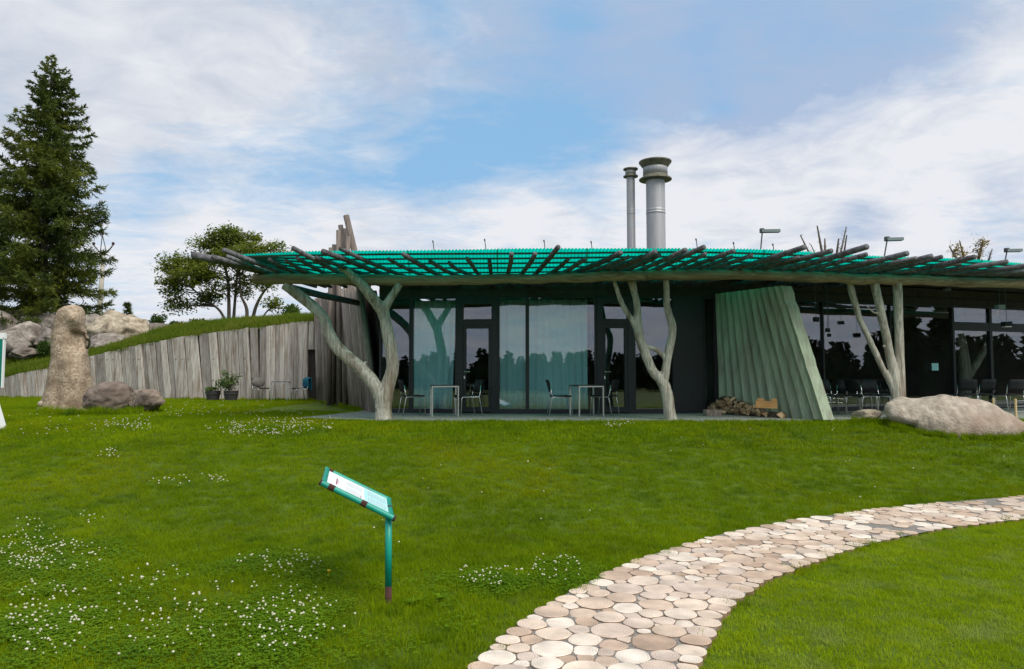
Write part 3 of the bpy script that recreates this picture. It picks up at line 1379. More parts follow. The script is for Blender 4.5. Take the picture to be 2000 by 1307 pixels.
# rafters: (base column at the beam, tip column, tip row, radius)
RAFT = [(497, 378, 498, .085), (505, 416, 502, .06), (513, 445, 501, .05), (540, 438, 489, .06), (567, 526, 507, .048), (594, 558, 508, .048), (624, 580, 504, .05), (654, 573, 485, .056),
        (690, 618, 503, .05), (727, 631, 491, .062), (762, 665, 486, .05), (805, 759, 506, .046), (840, 788, 497, .058), (871, 840, 510, .052), (900, 877, 513, .05), (929, 912, 505, .05), (958, 956, 509, .05), (993, 999, 496, .055),
        (1024, 1045, 496, .056), (1053, 1090, 483, .058), (1086, 1110, 506, .05), (1113, 1143, 506, .056), (1143, 1212, 494, .064), (1170, 1228, 502, .05), (1192, 1254, 501, .055), (1212, 1280, 492, .06),
        (1235, 1288, 498, .055), (1262, 1339, 488, .052), (1290, 1375, 483, .058), (1318, 1378, 496, .048), (1342, 1433, 490, .052), (1366, 1430, 502, .048), (1392, 1468, 499, .05), (1418, 1521, 506, .05), (1444, 1571, 483, .062),
        (1470, 1560, 503, .05), (1496, 1624, 490, .058), (1524, 1640, 500, .05), (1552, 1693, 482, .066), (1580, 1692, 497, .056), (1610, 1740, 503, .05), (1640, 1772, 495, .064), (1668, 1790, 504, .05), (1696, 1819, 500, .06),
        (1722, 1839, 502, .056), (1748, 1877, 514, .05), (1774, 1903, 502, .066), (1800, 1925, 516, .05), (1828, 1968, 511, .06), (1856, 1990, 523, .05), (1884, 2040, 514, .066), (1912, 2060, 524, .054), (1940, 2100, 520, .06), (1970, 2130, 530, .05), (2000, 2170, 526, .06), (2035, 2200, 536, .05), (2070, 2240, 533, .06), (2110, 2280, 540, .05)]
rr = random.Random(5)
for (pb, pt, tr_, rad) in RAFT:
    rad *= .88
    base = beam_pt(pb, 3.03 + .115 + rad)
    tip = PZ(pt, tr_, 3.265 + rr.uniform(-.012, .012))
    if tip.y > base.y - .5:
        tip = PZ(pt, tr_ - 6, 3.29)
    d = (tip - base)
    back_ = base - d.normalized() * 2.6
    back_.z = base.z - .01
    mb = MB()
    mid = base.lerp(tip, .55) + V((rr.uniform(-.02, .02), rr.uniform(-.02, .02), rr.uniform(-.015, .005)))
    mb.tube([back_, base, mid, tip], [rad * .92, rad, rad * 1.02, rad * .94], 10, True, .03)
    part(mb, 'rafter', M_raft, None, True)

# front beams: two peeled trunks lapping near the second column
def beam(pts, rad):
    mb = MB()
    p, r = curve_pts(pts, rad, 8)
    q = []
    for i, c in enumerate(p):
        q.append(c + V((0, .02 * noise.noise(V((i * .35, 1, 2))), .025 * noise.noise(V((i * .3, 5, 2))))))
    mb.tube(q, [a * (1 + .10 * noise.noise(V((i * .4, 9, 1)))) for i, a in enumerate(r)], 14)
    part(mb, 'front_beam', M_beam, None, True)


beam([P(496, 545, 15.45), P(620, 545, 15.45), P(760, 548, 15.45), P(900, 547, 15.45), P(1050, 544, 15.35), P(1160, 541, 15.2), P(1262, 538, 14.95)], [.115, .12, .12, .11, .105, .11, .105])
beam([P(1228, 538, 15.2), P(1330, 537, 15.0), P(1450, 537, 15.05), P(1560, 540, 15.2), P(1680, 545, 15.5), P(1780, 547, 15.7), P(1880, 551, 15.95), P(2000, 554, 16.2), P(2160, 560, 16.8), P(2400, 570, 18.2)], [.10, .115, .11, .11, .115, .11, .11, .11, .11, .11])
# log running back from the end of the front beam to the palisade
mb = MB()
mb.tube([P(566, 562, 15.8), P(628, 577, 17.2), P(700, 592, 18.6)], [.085, .08, .075], 10)
part(mb, 'side_log', M_raft, None, True)

# ------------------------------------------------------------------ tree-trunk columns
def column(label, branches):
    mb = MB()
    for br in branches:
        pts = [P(a, b, y) for (a, b, y, w) in br]
        rad = [w * .455 * y / F for (a, b, y, w) in br]
        p, r = curve_pts(pts, rad, 7)
        r = [q * (1 + .04 * noise.noise(V((i * .6, br[0][0], 1)))) for i, q in enumerate(r)]
        mb.tube(p, r, 12)
    me = remeshed(mb, 'trunk_column', M_drift, .020, 4, .010, (9, 9, 1.2))
    c = V(P(branches[0][0][0], branches[0][0][1], branches[0][0][2]))
    c.z = 0
    for v in me.vertices:
        v.co -= c
    o = link('trunk_column', me, None, c)
    tag(o, label, 'column')
    return o


column('bleached forked tree trunk holding up the left end of the roof beam', [
    [(750, 824, 15.45, 42), (749, 800, 15.45, 34), (750, 775, 15.45, 40), (760, 745, 15.45, 30), (767, 715, 15.45, 27), (761, 670, 15.45, 27), (753, 630, 15.45, 25), (746, 600, 15.42, 27)],
    [(745, 605, 15.42, 25), (730, 585, 15.35, 24), (712, 563, 15.22, 22), (692, 543, 15.15, 19), (678, 530, 15.1, 15), (662, 524, 15.1, 9)],
    [(751, 603, 15.42, 22), (764, 580, 15.42, 18), (781, 555, 15.42, 17)],
    [(747, 785, 15.45, 30), (735, 758, 15.45, 30), (712, 728, 15.45, 29), (685, 703, 15.5, 28), (660, 680, 15.5, 28), (643, 650, 15.5, 25), (632, 622, 15.5, 22), (608, 596, 15.5, 24), (580, 574, 15.5, 24), (556, 556, 15.5, 22)],
    [(746, 772, 15.36, 14), (745, 773, 15.28, 13)], [(738, 795, 15.36, 12), (736, 796, 15.31, 11)], [(714, 709, 15.45, 10), (713, 706, 15.45, 5)]])
column('forked bare trunk column in front of the dark panel and second door', [
    [(1311, 824, 15.45, 30), (1307, 800, 15.45, 25), (1303, 770, 15.45, 24), (1293, 745, 15.45, 24), (1275, 725, 15.45, 20), (1264, 700, 15.45, 20), (1252, 670, 15.45, 20), (1246, 640, 15.42, 20), (1245, 605, 15.4, 16), (1240, 575, 15.35, 15), (1232, 545, 15.3, 17)],
    [(1297, 740, 15.45, 20), (1301, 715, 15.45, 18), (1306, 685, 15.45, 18), (1313, 655, 15.4, 17), (1312, 632, 15.4, 18), (1304, 605, 15.35, 15), (1302, 575, 15.25, 14), (1301, 538, 15.15, 14)],
    [(1246, 650, 15.42, 13), (1234, 625, 15.4, 11), (1218, 600, 15.4, 11), (1207, 572, 15.35, 10), (1199, 548, 15.3, 10)],
    [(1258, 678, 15.45, 11), (1275, 680, 15.45, 10), (1290, 690, 15.45, 10), (1300, 702, 15.45, 11)],
    [(1316, 634, 15.36, 9), (1320, 633, 15.33, 7)], [(1270, 722, 15.38, 10), (1267, 721, 15.36, 8)]])
column('three slim trunks spreading up from behind the long boulder', [
    [(1752, 822, 15.75, 26), (1751, 780, 15.75, 22), (1742, 755, 15.75, 13), (1722, 715, 15.75, 13), (1700, 668, 15.7, 13), (1680, 625, 15.7, 12), (1669, 590, 15.65, 14), (1659, 550, 15.6, 14)],
    [(1754, 790, 15.75, 22), (1747, 740, 15.75, 19), (1737, 690, 15.75, 19), (1727, 640, 15.7, 17), (1717, 595, 15.65, 18), (1706, 546, 15.6, 18)],
    [(1758, 822, 15.75, 24), (1758, 775, 15.8, 22), (1757, 700, 15.8, 20), (1755, 630, 15.75, 18), (1752, 546, 15.65, 20)],
    [(1716, 613, 15.65, 5), (1706, 610, 15.6, 5), (1699, 604, 15.6, 4), (1692, 597, 15.55, 3)], [(1728, 676, 15.62, 8), (1726, 677, 15.6, 7)]])
column('pale forked trunk standing inside behind the right hand glass doors', [
    [(1884, 802, 22.4, 26), (1884, 740, 22.4, 26), (1880, 690, 22.4, 24), (1872, 640, 22.4, 22), (1868, 585, 22.4, 22)],
    [(1888, 740, 22.4, 16), (1906, 712, 22.4, 15), (1924, 680, 22.4, 14), (1938, 640, 22.4, 13), (1946, 590, 22.4, 13)]])

# ------------------------------------------------------------------ plank retaining wall on the left
pw = thing('plank_wall', 'long grey plank retaining wall that climbs towards the pavilion under the grassy bank', 'wall', (WA.x, WA.y, 0))
rw = random.Random(21)


def plank(parent, origin, b0, b1, t0, t1, th, nrm, name='plank', m=M_plank, chamfer=.012):
    """upright board between bottom edge b0-b1 and top edge t0-t1"""
    o_ = (b0 + b1) / 2
    f = [b0, b1, t1, t0]
    fr = [p + nrm * -th for p in f]
    mb = MB()
    d = (b1 - b0).normalized() * chamfer
    front = [fr[0] + d, fr[1] - d, fr[2] - d, fr[3] + d]
    sh = [p + nrm * (-th + chamfer) for p in f]
    n = 0
    mb.v = [tuple(p - o_) for p in f + sh + front]
    for i in range(4):
        j = (i + 1) % 4
        mb.face(i, j, 4 + j, 4 + i)
        mb.face(4 + i, 4 + j, 8 + j, 8 + i)
    mb.face(8, 9, 10, 11)
    mb.face(3, 2, 1, 0)
    ob = mb.build(name, m, parent)
    ob.location = o_ - origin
    return ob


s = 6.0
slot = None
while s < WLEN - .02:
    w = rw.uniform(.19, .36) if s < WLEN - 2.2 else rw.uniform(.17, .24)
    e = min(s + w, WLEN)
    t = s / WLEN
    lean = .40 * max(0, 1 - t ** 5) * rw.uniform(.8, 1.2) if s < WLEN - 2.5 else .04
    zt = wall_top(s) + rw.uniform(-.03, .02)
    ze = wall_top(e) + rw.uniform(-.03, .02)
    ls = lean * zt / 2.2
    th = rw.uniform(.05, .13)
    g = .004
    px_mid = wall_px((s + e) / 2)
    zb = -.25
    if 606 < px_mid < 628:
        zb = 1.98                                    # the narrow opening
        ls = 0
    a, b = WA + WD * (s + g), WA + WD * (e - g)
    plank(pw, V((WA.x, WA.y, 0)), a + V((0, 0, zb)), b + V((0, 0, zb)), a - WD * ls + V((0, 0, zt)), b - WD * ls + V((0, 0, ze)), th, WN)
    s = e
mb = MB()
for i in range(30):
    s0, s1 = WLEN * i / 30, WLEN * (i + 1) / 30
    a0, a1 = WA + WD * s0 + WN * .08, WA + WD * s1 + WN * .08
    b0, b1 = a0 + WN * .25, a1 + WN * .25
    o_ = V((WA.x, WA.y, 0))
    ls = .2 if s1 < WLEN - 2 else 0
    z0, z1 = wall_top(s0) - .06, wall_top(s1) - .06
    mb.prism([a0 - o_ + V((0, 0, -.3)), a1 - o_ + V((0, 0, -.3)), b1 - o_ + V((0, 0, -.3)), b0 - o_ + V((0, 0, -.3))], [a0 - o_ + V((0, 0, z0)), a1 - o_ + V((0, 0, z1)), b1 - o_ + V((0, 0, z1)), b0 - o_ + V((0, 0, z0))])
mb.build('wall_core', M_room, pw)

# ------------------------------------------------------------------ leaning palisade beside the glass front
pal_o = PZ(700, 803, 0)
pal = thing('palisade', 'curved palisade of dark weathered poles leaning beside the glass front', 'wall', pal_o)
A0, B0 = PZ(622, 781, 0), PZ(738, 806, 0)
NPOL = 34
rp2 = random.Random(4)
for i in range(NPOL):
    t = (i + .5) / NPOL
    # plan curve from the plank wall to the terrace, bulging to the left
    tt = t ** .8
    px = 622 + (738 - 622) * t
    py = lerp_table([(0, 781), (.3, 784), (.6, 791), (.8, 798), (1, 806)], t)
    b = PZ(px, py, 0)
    top_px = lerp_table([(0, 616), (.25, 640), (.5, 662), (.75, 683), (1, 702)], t)
    top_py = lerp_table([(0, 585), (.2, 578), (.5, 572), (.75, 566), (1, 560)], t) - rp2.uniform(0, 5)
    q = P(top_px, top_py, b.y + .25)
    r_ = (PZ(622 + (738 - 622) * (t + 1 / NPOL), lerp_table([(0, 781), (.3, 784), (.6, 791), (.8, 798), (1, 806)], min(1, t + 1 / NPOL)), 0) - b).length * .5
    r_ = max(.07, min(.20, r_ * rp2.uniform(.85, 1.15)))
    mb = MB()
    o_ = b.copy()
    mb.tube([V((0, 0, -.2)), (q - o_) * .5 + V((rp2.uniform(-.02, .02), rp2.uniform(-.03, .03), 0)), q - o_], [r_ * 1.05, r_, r_ * .9], 9, True, .06)
    ob = mb.build('pole', M_pali, pal, True)
    ob.location = o_ - pal_o
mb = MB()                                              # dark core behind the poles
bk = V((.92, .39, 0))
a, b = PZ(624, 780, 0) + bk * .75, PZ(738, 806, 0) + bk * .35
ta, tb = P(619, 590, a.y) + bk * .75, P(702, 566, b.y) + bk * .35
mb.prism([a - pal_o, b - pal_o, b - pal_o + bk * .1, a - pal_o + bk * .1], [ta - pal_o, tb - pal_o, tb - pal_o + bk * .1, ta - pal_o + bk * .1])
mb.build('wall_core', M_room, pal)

# tall stakes rising behind the roof
ck = thing('stake_tower', 'cluster of tall weathered stakes standing up behind the roof edge', 'post', V((P(672, 735, 23).x, 23, 0)))
for (bp_, tp, ty, w) in ((692, 676, 421, 12), (686, 673, 447, 11), (672, 665, 440, 10), (667, 661, 450, 9), (678, 680, 462, 9), (654, 653, 478, 9), (647, 646, 484, 8), (660, 658, 486, 8)):
    y = 23 + random.uniform(-.3, .3)
    t = P(tp, ty, y)
    b = P(bp_, 490, y)
    d = t - b
    foot = b - d * (b.z / d.z) if d.z > .3 else V((b.x, b.y, 0))
    if d.z < .8:
        foot = V((b.x, b.y, 0))
    mb = MB()
    c = ck.location
    r_ = w * .5 * y / F
    mb.tube([foot - c, t - c], [r_ * 1.25, r_], 9)
    mb.build('stake', M_stake, ck, True)

# ------------------------------------------------------------------ leaning board screen
lp_o = PZ(1510, 812, 0)
lean = thing('board_screen', 'tall leaning screen of thick overlapping boards behind the firewood', 'wall', lp_o)
BL, BR = PZ(1412, 807.5, 0), PZ(1614, 820, 0)
TL, TR = P(1404, 575, BL.y + .02), P(1531, 559, BR.y + .35)
NB = 11
fr_ = [0]
rb = random.Random(9)
for i in range(NB):
    fr_.append(fr_[-1] + rb.uniform(.85, 1.15))
fr_ = [f / fr_[-1] for f in fr_]
for i in range(NB):
    f0, f1 = fr_[i], fr_[i + 1]
    b0, b1 = BL.lerp(BR, f0), BL.lerp(BR, f1)
    t0, t1 = TL.lerp(TR, f0), TL.lerp(TR, f1)
    hd = (BR - BL).normalized()
    nrm = V((hd.y, -hd.x, 0))                            # towards the camera side
    if nrm.y > 0:
        nrm = -nrm
    mb = MB()
    o_ = (b0 + b1) / 2
    rows = []
    n = 9
    for k in range(n + 1):
        u = k / n
        l, r_ = b0.lerp(t0, u), b1.lerp(t1, u)
        wv = .018 * noise.noise(V((u * 4, i * 3.1, 0)))
        c = (l + r_) / 2
        # shell-like section: left lip proud, running back to the right
        rows.append([l - nrm * .02, l.lerp(r_, .07) + nrm * (.13 + wv), l.lerp(r_, .30) + nrm * (.17 + wv), l.lerp(r_, .66) + nrm * (.12 + wv), l.lerp(r_, .93) + nrm * (.02 + wv), r_ - nrm * .03, r_ - nrm * .08, l - nrm * .08])
    n0 = 0
    for row in rows:
        mb.v += [tuple(p - o_) for p in row]
    for k in range(n):
        for j in range(8):
            a = k * 8 + j
            b = k * 8 + (j + 1) % 8
            mb.face(a, b, b + 8, a + 8)
    mb.face(*reversed(range(8)))
    mb.face(*range(n * 8, n * 8 + 8))
    ob = mb.build('board', M_lean, lean)
    ob.location = o_ - lp_o
mb = MB()                                               # rough end board
hd = (BR - BL).normalized()
rows = []
for k in range(19):
    u = k / 18
    r_ = BR.lerp(TR, u) + hd * (.04 + .03 * noise.noise(V((u * 14, 2, 1))))
    q = BR.lerp(TR, u) + hd * -.06
    rows.append([q + nrm * .10, r_ + nrm * .14, r_ + hd * .03 - nrm * .16, q - nrm * .16])
for row in rows:
    mb.v += [tuple(p - lp_o) for p in row]
for k in range(18):
    for j in range(4):
        a, b = k * 4 + j, k * 4 + (j + 1) % 4
        mb.face(a, b, b + 4, a + 4)
mb.face(3, 2, 1, 0)
mb.face(72, 73, 74, 75)
mb.build('end_board', M_lean, lean)

# ------------------------------------------------------------------ curtains
def curtain(pa, pb, label, back=.35, taper=0.0):
    a, b = FP(pa) + V((0, back, 0)), FP(pb) + V((0, back, 0))
    d = b - a
    L = d.length
    dn = d.normalized()
    n = V((dn.y, -dn.x, 0))
    mb = MB()
    cols = int(L / .022)
    rows = 8
    rc = random.Random(int(pa))
    ph = rc.uniform(0, 9)
    o_ = (a + b) / 2
    for k in range(rows + 1):
        z = .04 + (2.86 - .04) * k / rows
        for i in range(cols + 1):
            u = i / cols
            e = 1 - taper * (1 - k / rows) * u
            x = u * L * e
            am = .035 * (.45 + .55 * (1 - k / rows)) + .012
            w = math.sin(u * L * 34 + ph + 1.6 * noise.noise(V((u * L * 2, k * .12, ph)))) * am + .03 * noise.noise(V((u * L * 5, k * .2, ph)))
            p = a + dn * x + n * w
            mb.v.append((p.x - o_.x, p.y - o_.y, z))
    for k in range(rows):
        for i in range(cols):
            q = k * (cols + 1) + i
            mb.face(q, q + 1, q + cols + 2, q + cols + 1)
    o = mb.build('curtain', M_curt, None, True, (o_.x, o_.y, 0))
    md = o.modifiers.new('thickness', 'SOLIDIFY')
    md.thickness = .004
    tag(o, label, 'curtain', 'teal curtains behind the glass')


curtain(806, 888, 'pale teal curtain left of the first glass door', .35, .08)
curtain(976, 1029, 'narrow pale teal curtain right next to the first glass door')
curtain(1034, 1150, 'wide pale teal curtain in the broad pane left of the second door')

# ------------------------------------------------------------------ chimneys
def chimney(px, w, cap_y, cw, uw, y, label, lows):
    x = P(px, 735, y).x
    k = y / F
    t = thing('chimney', label, 'chimney', (x, y, 3.3))
    zz = [P(px, q, y).z - 3.3 for q in lows]               # top of cap, bottom of cap, top of lower flange, bottom
    r, ru, rc = w * .5 * k, uw * .5 * k, cw * .5 * k
    mb = MB()
    z1 = zz[3]
    sj = P(px, 415, y).z - 3.3
    pr = [(r, 0)]
    for j in (sj - 1.75, sj):
        if j > 0:
            pr += [(r, j - .09), (r, j - .05), (r * 1.03, j - .04), (r * 1.03, j - .01), (r, j), (r, j + .03), (r * 1.02, j + .04), (r * 1.02, j + .06), (r, j + .07), (r, j + .11)]
    pr += [(r, z1 - .04), (r, z1)]
    mb.lathe(pr, seg=32)
    mb.build('flue', M_metal, t, True)
    mb = MB()
    mb.lathe([(r * .9, z1 - .02), (rc, zz[3] + .0), (rc, zz[3] + .03), (ru * 1.02, zz[2] + .0), (ru * 1.02, zz[2] + .03)], seg=32)
    mb.build('lower_flange', M_cowl, t)
    mb = MB()
    mb.lathe([(ru, zz[2] + .03), (ru, zz[1] - .01), (ru * .99, zz[1])], seg=32)
    mb.build('cowl', M_metal, t, True)
    mb = MB()
    mb.lathe([(ru * 1.01, zz[1]), (rc, zz[0] - .06), (rc, zz[0] - .03), (ru * .6, zz[0])], seg=32)
    mb.build('cap', M_cowl, t)


chimney(1284.5, 37, 320, 64, 48, 21, 'thick steel chimney flue with flanged cowl on the roof', (314, 328, 345, 352))
chimney(1235.5, 16.5, 330, 29, 21, 21.3, 'thin steel flue pipe beside the thick chimney', (328, 334, 343, 346))

# ------------------------------------------------------------------ roof lamps, pins, sticks
for (bx, by, tx, ty, hx, lab) in ((1482, 487, 1489, 451, 1520, 'bent grey roof lamp nearest the chimneys'), (1723, 494, 1733, 467, 1760, 'bent grey roof lamp in the middle of the three along the roof'), (1958, 508, 1967, 489, 1992, 'bent grey roof lamp farthest right above the roof edge')):
    y = 17.0 if bx < 1900 else 18.0
    b, t, h = P(bx, by + 12, y), P(tx, ty, y), P(hx, ty + 1, y)
    b = V((b.x, b.y, 3.5))
    lm = thing('roof_lamp', lab, 'lamp', b, 0, 'bent lamps along the roof')
    mb = MB()
    mb.tube([V((0, 0, 0)), t - b], .016, 7)
    mb.build('pole', M_pin, lm)
    mb = MB()
    c = (t + h) / 2 - b
    mb.box(c, ((h - t).length + .06, .14, .07), Matrix.Rotation(-.02, 3, 'Y'))
    mb.build('lamp_head', M_lamp, lm)
    mb = MB()
    mb.box(t - b + V((-.01, 0, .005)), (.09, .09, .10))
    mb.build('hinge', M_pin, lm)
ords = ['first', 'second', 'third', 'fourth', 'fifth', 'sixth', 'seventh']
for i, (bx, by, tx, ty) in enumerate(((851, 488, 846, 474), (953, 488, 947, 471), (1068, 488, 1063, 473), (1160, 487, 1155, 475), (1366, 484, 1360, 470), (1438, 486, 1433, 477), (1515, 490, 1510, 480))):
    y = 16.6
    b, t = P(bx, by, y), P(tx, ty, y)
    b2 = V((b.x + .01, y, 3.42))
    mb = MB()
    mb.tube([V((0, 0, 0)), t - b2], .010, 6)
    mb.tube([t - b2, t - b2 + V((-.012, 0, .05))], .017, 6)
    o = mb.build('roof_pin', M_pin, None, False, b2)
    tag(o, 'thin dark pin standing on the roof edge, %s one from the left' % ords[i], 'rod', 'pins along the roof edge')


def sticks(label, lst, y, leaves=None):
    c = V((P(lst[0][0], 735, y).x, y, 3.5))
    t = thing('stick_bundle', label, 'branches', c, 0, 'stick bundles behind the roof')
    for (bx, by, tx, ty, w) in lst:
        a, b = P(bx, by, y + random.uniform(-.3, .3)), P(tx, ty, y + random.uniform(-.3, .3))
        a.z = min(a.z, 5.0)
        mb = MB()
        d = (b - a)
        a0 = a - d * .6
        mid = a.lerp(b, .5) + V((random.uniform(-.02, .02), 0, 0))
        mb.tube([a0 - c, a - c, mid - c, b - c], [w * .5 * y / F, w * .5 * y / F, w * .45 * y / F, w * .25 * y / F], 6)
        for k in range(7):
            u = random.uniform(.1, .95)
            p = a.lerp(b, u) - c
            q = p + V((random.uniform(-.12, .12), random.uniform(-.1, .1), random.uniform(.05, .16)))
            mb.tube([p, q], [.008, .004], 4)
        mb.build('stick', M_brown, t)
    if leaves:
        mb = MB()
        for (lx, ly, n, rx, rz) in leaves:
            cc = P(lx, ly, y) - c
            for _ in range(n):
                p = cc + V((random.gauss(0, rx), random.gauss(0, rx), random.gauss(0, rz)))
                u = V((random.gauss(0, 1), random.gauss(0, 1), random.gauss(.8, .8))).normalized()
                w = u.orthogonal().normalized() * .025
                mb.poly([p - w, p + u * .11, p + w, p - u * .04])
        mb.build('dry_leaves', M_dryleaf, t)


sticks('bare sticks in a fan behind the roof between two bent lamps', [(1590, 492, 1563, 459, 4), (1600, 492, 1584, 478, 3), (1609, 490, 1596, 441, 5), (1612, 490, 1611, 466, 5), (1632, 492, 1638, 466, 5), (1635, 492, 1653, 443, 4), (1642, 490, 1654, 459, 4)], 26)
sticks('bundle of sticks with dry yellow leaves behind the roof on the right', [(1874, 506, 1854, 481, 5), (1884, 502, 1874, 470, 4), (1908, 506, 1920, 470, 6), (1926, 508, 1938, 486, 3), (1930, 508, 1934, 498, 4)], 26,
       [(1868, 492, 130, .12, .16), (1880, 498, 70, .12, .08), (1912, 492, 130, .09, .2), (1918, 474, 90, .09, .1)])

# ------------------------------------------------------------------ chairs and tables
def make_chair(label, group, arms=True):
    """stacking chair facing +X, steel legs, dark shell"""
    t = thing('chair', label, 'chair', (0, 0, 0), 0, group)
    mb = MB()
    prof = [(-.22, .455), (-.10, .440), (.08, .445), (.20, .452), (.235, .440)]
    for k, y in enumerate((-.225, -.12, 0, .12, .225)):
        for (x, z) in prof:
            mb.v.append((x, y, z - .012 * (1 - (y / .225) ** 2)))
    for k in range(4):
        for j in range(4):
            a = k * 5 + j
            mb.face(a, a + 5, a + 6, a + 1)
    o = mb.build('seat', M_black, t, True)
    o.modifiers.new('thickness', 'SOLIDIFY').thickness = .03
    mb = MB()
    for z, x in ((.56, -.215), (.66, -.235), (.76, -.262), (.84, -.295)):
        for y in (-.22, -.11, 0, .11, .22):
            mb.v.append((x - .03 * (1 - (y / .22) ** 2), y * (1 if z < .8 else .93), z))
    for k in range(3):
        for j in range(4):
            a = k * 5 + j
            mb.face(a, a + 1, a + 6, a + 5)
    o = mb.build('backrest', M_black, t, True)
    o.modifiers.new('thickness', 'SOLIDIFY').thickness = .025
    for y in (-.235, .235):
        mb = MB()
        mb.tube([V((.215, y, .44)), V((.225, y, .41)), V((.25, y, 0))], .0115, 8)
        mb.build('leg', M_chrome, t, True)
        mb = MB()
        mb.tube([V((-.19, y, .44)), V((-.21, y, .41)), V((-.285, y, 0))], .0115, 8)
        mb.build('leg', M_chrome, t, True)
        mb = MB()
        mb.tube([V((.215, y, .437)), V((-.19, y, .437)), V((-.222, y * .96, .50)), V((-.25, y * .93, .70))], .011, 8)
        mb.build('side_rail', M_chrome, t, True)
    return t


def make_table(label, group, w=.62):
    t = thing('table', label, 'table', (0, 0, 0), 0, group)
    h = .715
    mb = MB()
    mb.box((0, 0, h - .008), (w, w, .016))
    mb.build('tabletop', M_black, t)
    mb = MB()
    q = w / 2 - .016
    for sx in (-1, 1):
        mb.box((0, sx * q, h - .032), (w - .064, .028, .030))
        mb.box((sx * q, 0, h - .032), (.028, w - .064, .030))
    mb.build('frame', M_chrome, t)
    for sx in (-1, 1):
        for sy in (-1, 1):
            mb = MB()
            mb.box((sx * q, sy * q, (h - .017) / 2), (.030, .030, h - .018))
            mb.build('leg', M_chrome, t)
    return t


def put(o, px, py=None, Y=None, z=0.0, rz=0.0, sc=1.0):
    p = P(px, 735, Y) if Y else PZ(px, py, z)
    o.location = (p.x, p.y, z)
    o.rotation_euler = (0, 0, rz)
    o.scale = (sc, sc, sc)
    return o


CH = 'dark stacking chairs around the pavilion'
ch0 = make_chair('dark chair with steel legs left of the first small table, by the forked trunk', CH)
put(ch0, 806, Y=16.9, z=.003, rz=R(22))


def chair(label, px, Y, rz, z=.003, sc=1.0):
    c = copy_tree(ch0)
    c['label'] = label
    put(c, px, Y=Y, z=z, rz=R(rz), sc=sc)
    return c


chair('dark chair with its back to the handle side of the first glass door', 913, 16.75, 205)
chair('dark chair seen side-on in front of the wide teal curtain', 1094, 16.7, 3)
chair('dark chair between the second small table and the second glass door', 1180, 16.9, 150)
WCH = WA.y + (WB.y - WA.y) * .93
c5 = chair('dark chair with a grey cushion standing against the plank wall', 510, 27.9, -38, .0)
c6 = chair('dark chair with a blue teal jacket over its back against the plank wall', 586, 27.3, 216, .0)
for k, (px, Y, rz) in enumerate(((1622, 17.3, -70), (1655, 17.6, -110), (1682, 17.1, 20), (1708, 17.7, -85), (1733, 17.2, 160))):
    chair(('dark chair with steel legs %s' % ['just right of the leaning board screen', 'second right of the board screen, turned away', 'in the middle of the chairs behind the small stone', 'right of the small stone under the slim trunks', 'behind the foot of the three slim trunks'][k]), px, Y, rz)
for k, (px, Y, rz) in enumerate(((1880, 18.4, 80), (1912, 18.6, 100), (1968, 18.2, 95))):
    chair(('dark chair in front of the right hand glass doors %s' % ['beside the blind door edge', 'under the transom beam', 'behind the yellow rope posts'][k]), px, Y, rz)

TB = 'small square tables by the chairs'
tb0 = make_table('small steel framed table in front of the first teal curtain', TB)
put(tb0, 868, Y=16.6, z=.003, rz=R(10))
t2 = copy_tree(tb0)
t2['label'] = 'small steel framed table in front of the wide teal curtain'
put(t2, 1145, Y=16.65, z=.003, rz=R(16))
t3 = copy_tree(tb0)
t3['label'] = 'small thin table between the two chairs at the plank wall'
put(t3, 549, Y=27.6, z=0, rz=R(8))

mb = MB()                                                 # cushion on the wall chair's back
me = rock_mesh('cushion', M_cush, (.09, .29, .19), 5, 3, .06, 0)
o = link('cushion', me, None, c5.location + Matrix.Rotation(R(-38), 3, 'Z') @ V((-.18, 0, .69)), (0, -.22, R(-38)))
tag(o, 'grey cushion leaning over the back of the chair at the plank wall', 'cushion')
mb = MB()                                                 # jacket draped over the back of the other one
cols, rows = 10, 9
for k in range(rows + 1):
    u = k / rows
    for i in range(cols + 1):
        v = i / cols - .5
        y = v * (.56 + .10 * abs(u - .35))
        a = (u - .42) * 2.4
        if u < .42:
            x, z = .245 - .09 * u, .88 - (.42 - u) * 1.0
        else:
            x, z = .33 + .03 * math.sin(i * 1.7), .88 - (u - .42) * (.72 + .22 * math.sin(i * .9 + 1))
        mb.v.append((x + .015 * math.sin(i * 2.3 + k), y, z))
for k in range(rows):
    for i in range(cols):
        a = k * (cols + 1) + i
        mb.face(a, a + 1, a + cols + 2, a + cols + 1)
o = mb.build('jacket', M_cloth, None, True, c6.location, (0, 0, R(36)))
o.modifiers.new('thickness', 'SOLIDIFY').thickness = .02
tag(o, 'blue teal jacket hanging over the back of the chair by the wall opening', 'jacket')

# small block at the foot of the wall opening
mb = MB()
mb.box((0, 0, .17), (.62, .3, .36))
o = mb.build('timber_block', M_pali, None, False, PZ(613, 779.5, 0))
tag(o, 'low grey timber block at the foot of the narrow wall opening', 'block')


# ------------------------------------------------------------------ potted plants
def leaf_spray(mb, c, n, rad, size, rr, up=.35, flat=False):
    for _ in range(n):
        d = V((rr.gauss(0, 1), rr.gauss(0, 1), rr.gauss(0, .8))).normalized()
        p = c + d * rad * rr.random() ** .5
        u = (d + V((rr.gauss(0, .6), rr.gauss(0, .6), rr.gauss(up, .5)))).normalized()
        w = u.cross(V((rr.gauss(0, 1), rr.gauss(0, 1), rr.gauss(0, 1)))).normalized()
        s_ = size * rr.uniform(.6, 1.3)
        mb.poly([p, p + u * s_ * .5 + w * s_ * .28, p + u * s_, p + u * s_ * .5 - w * s_ * .28])


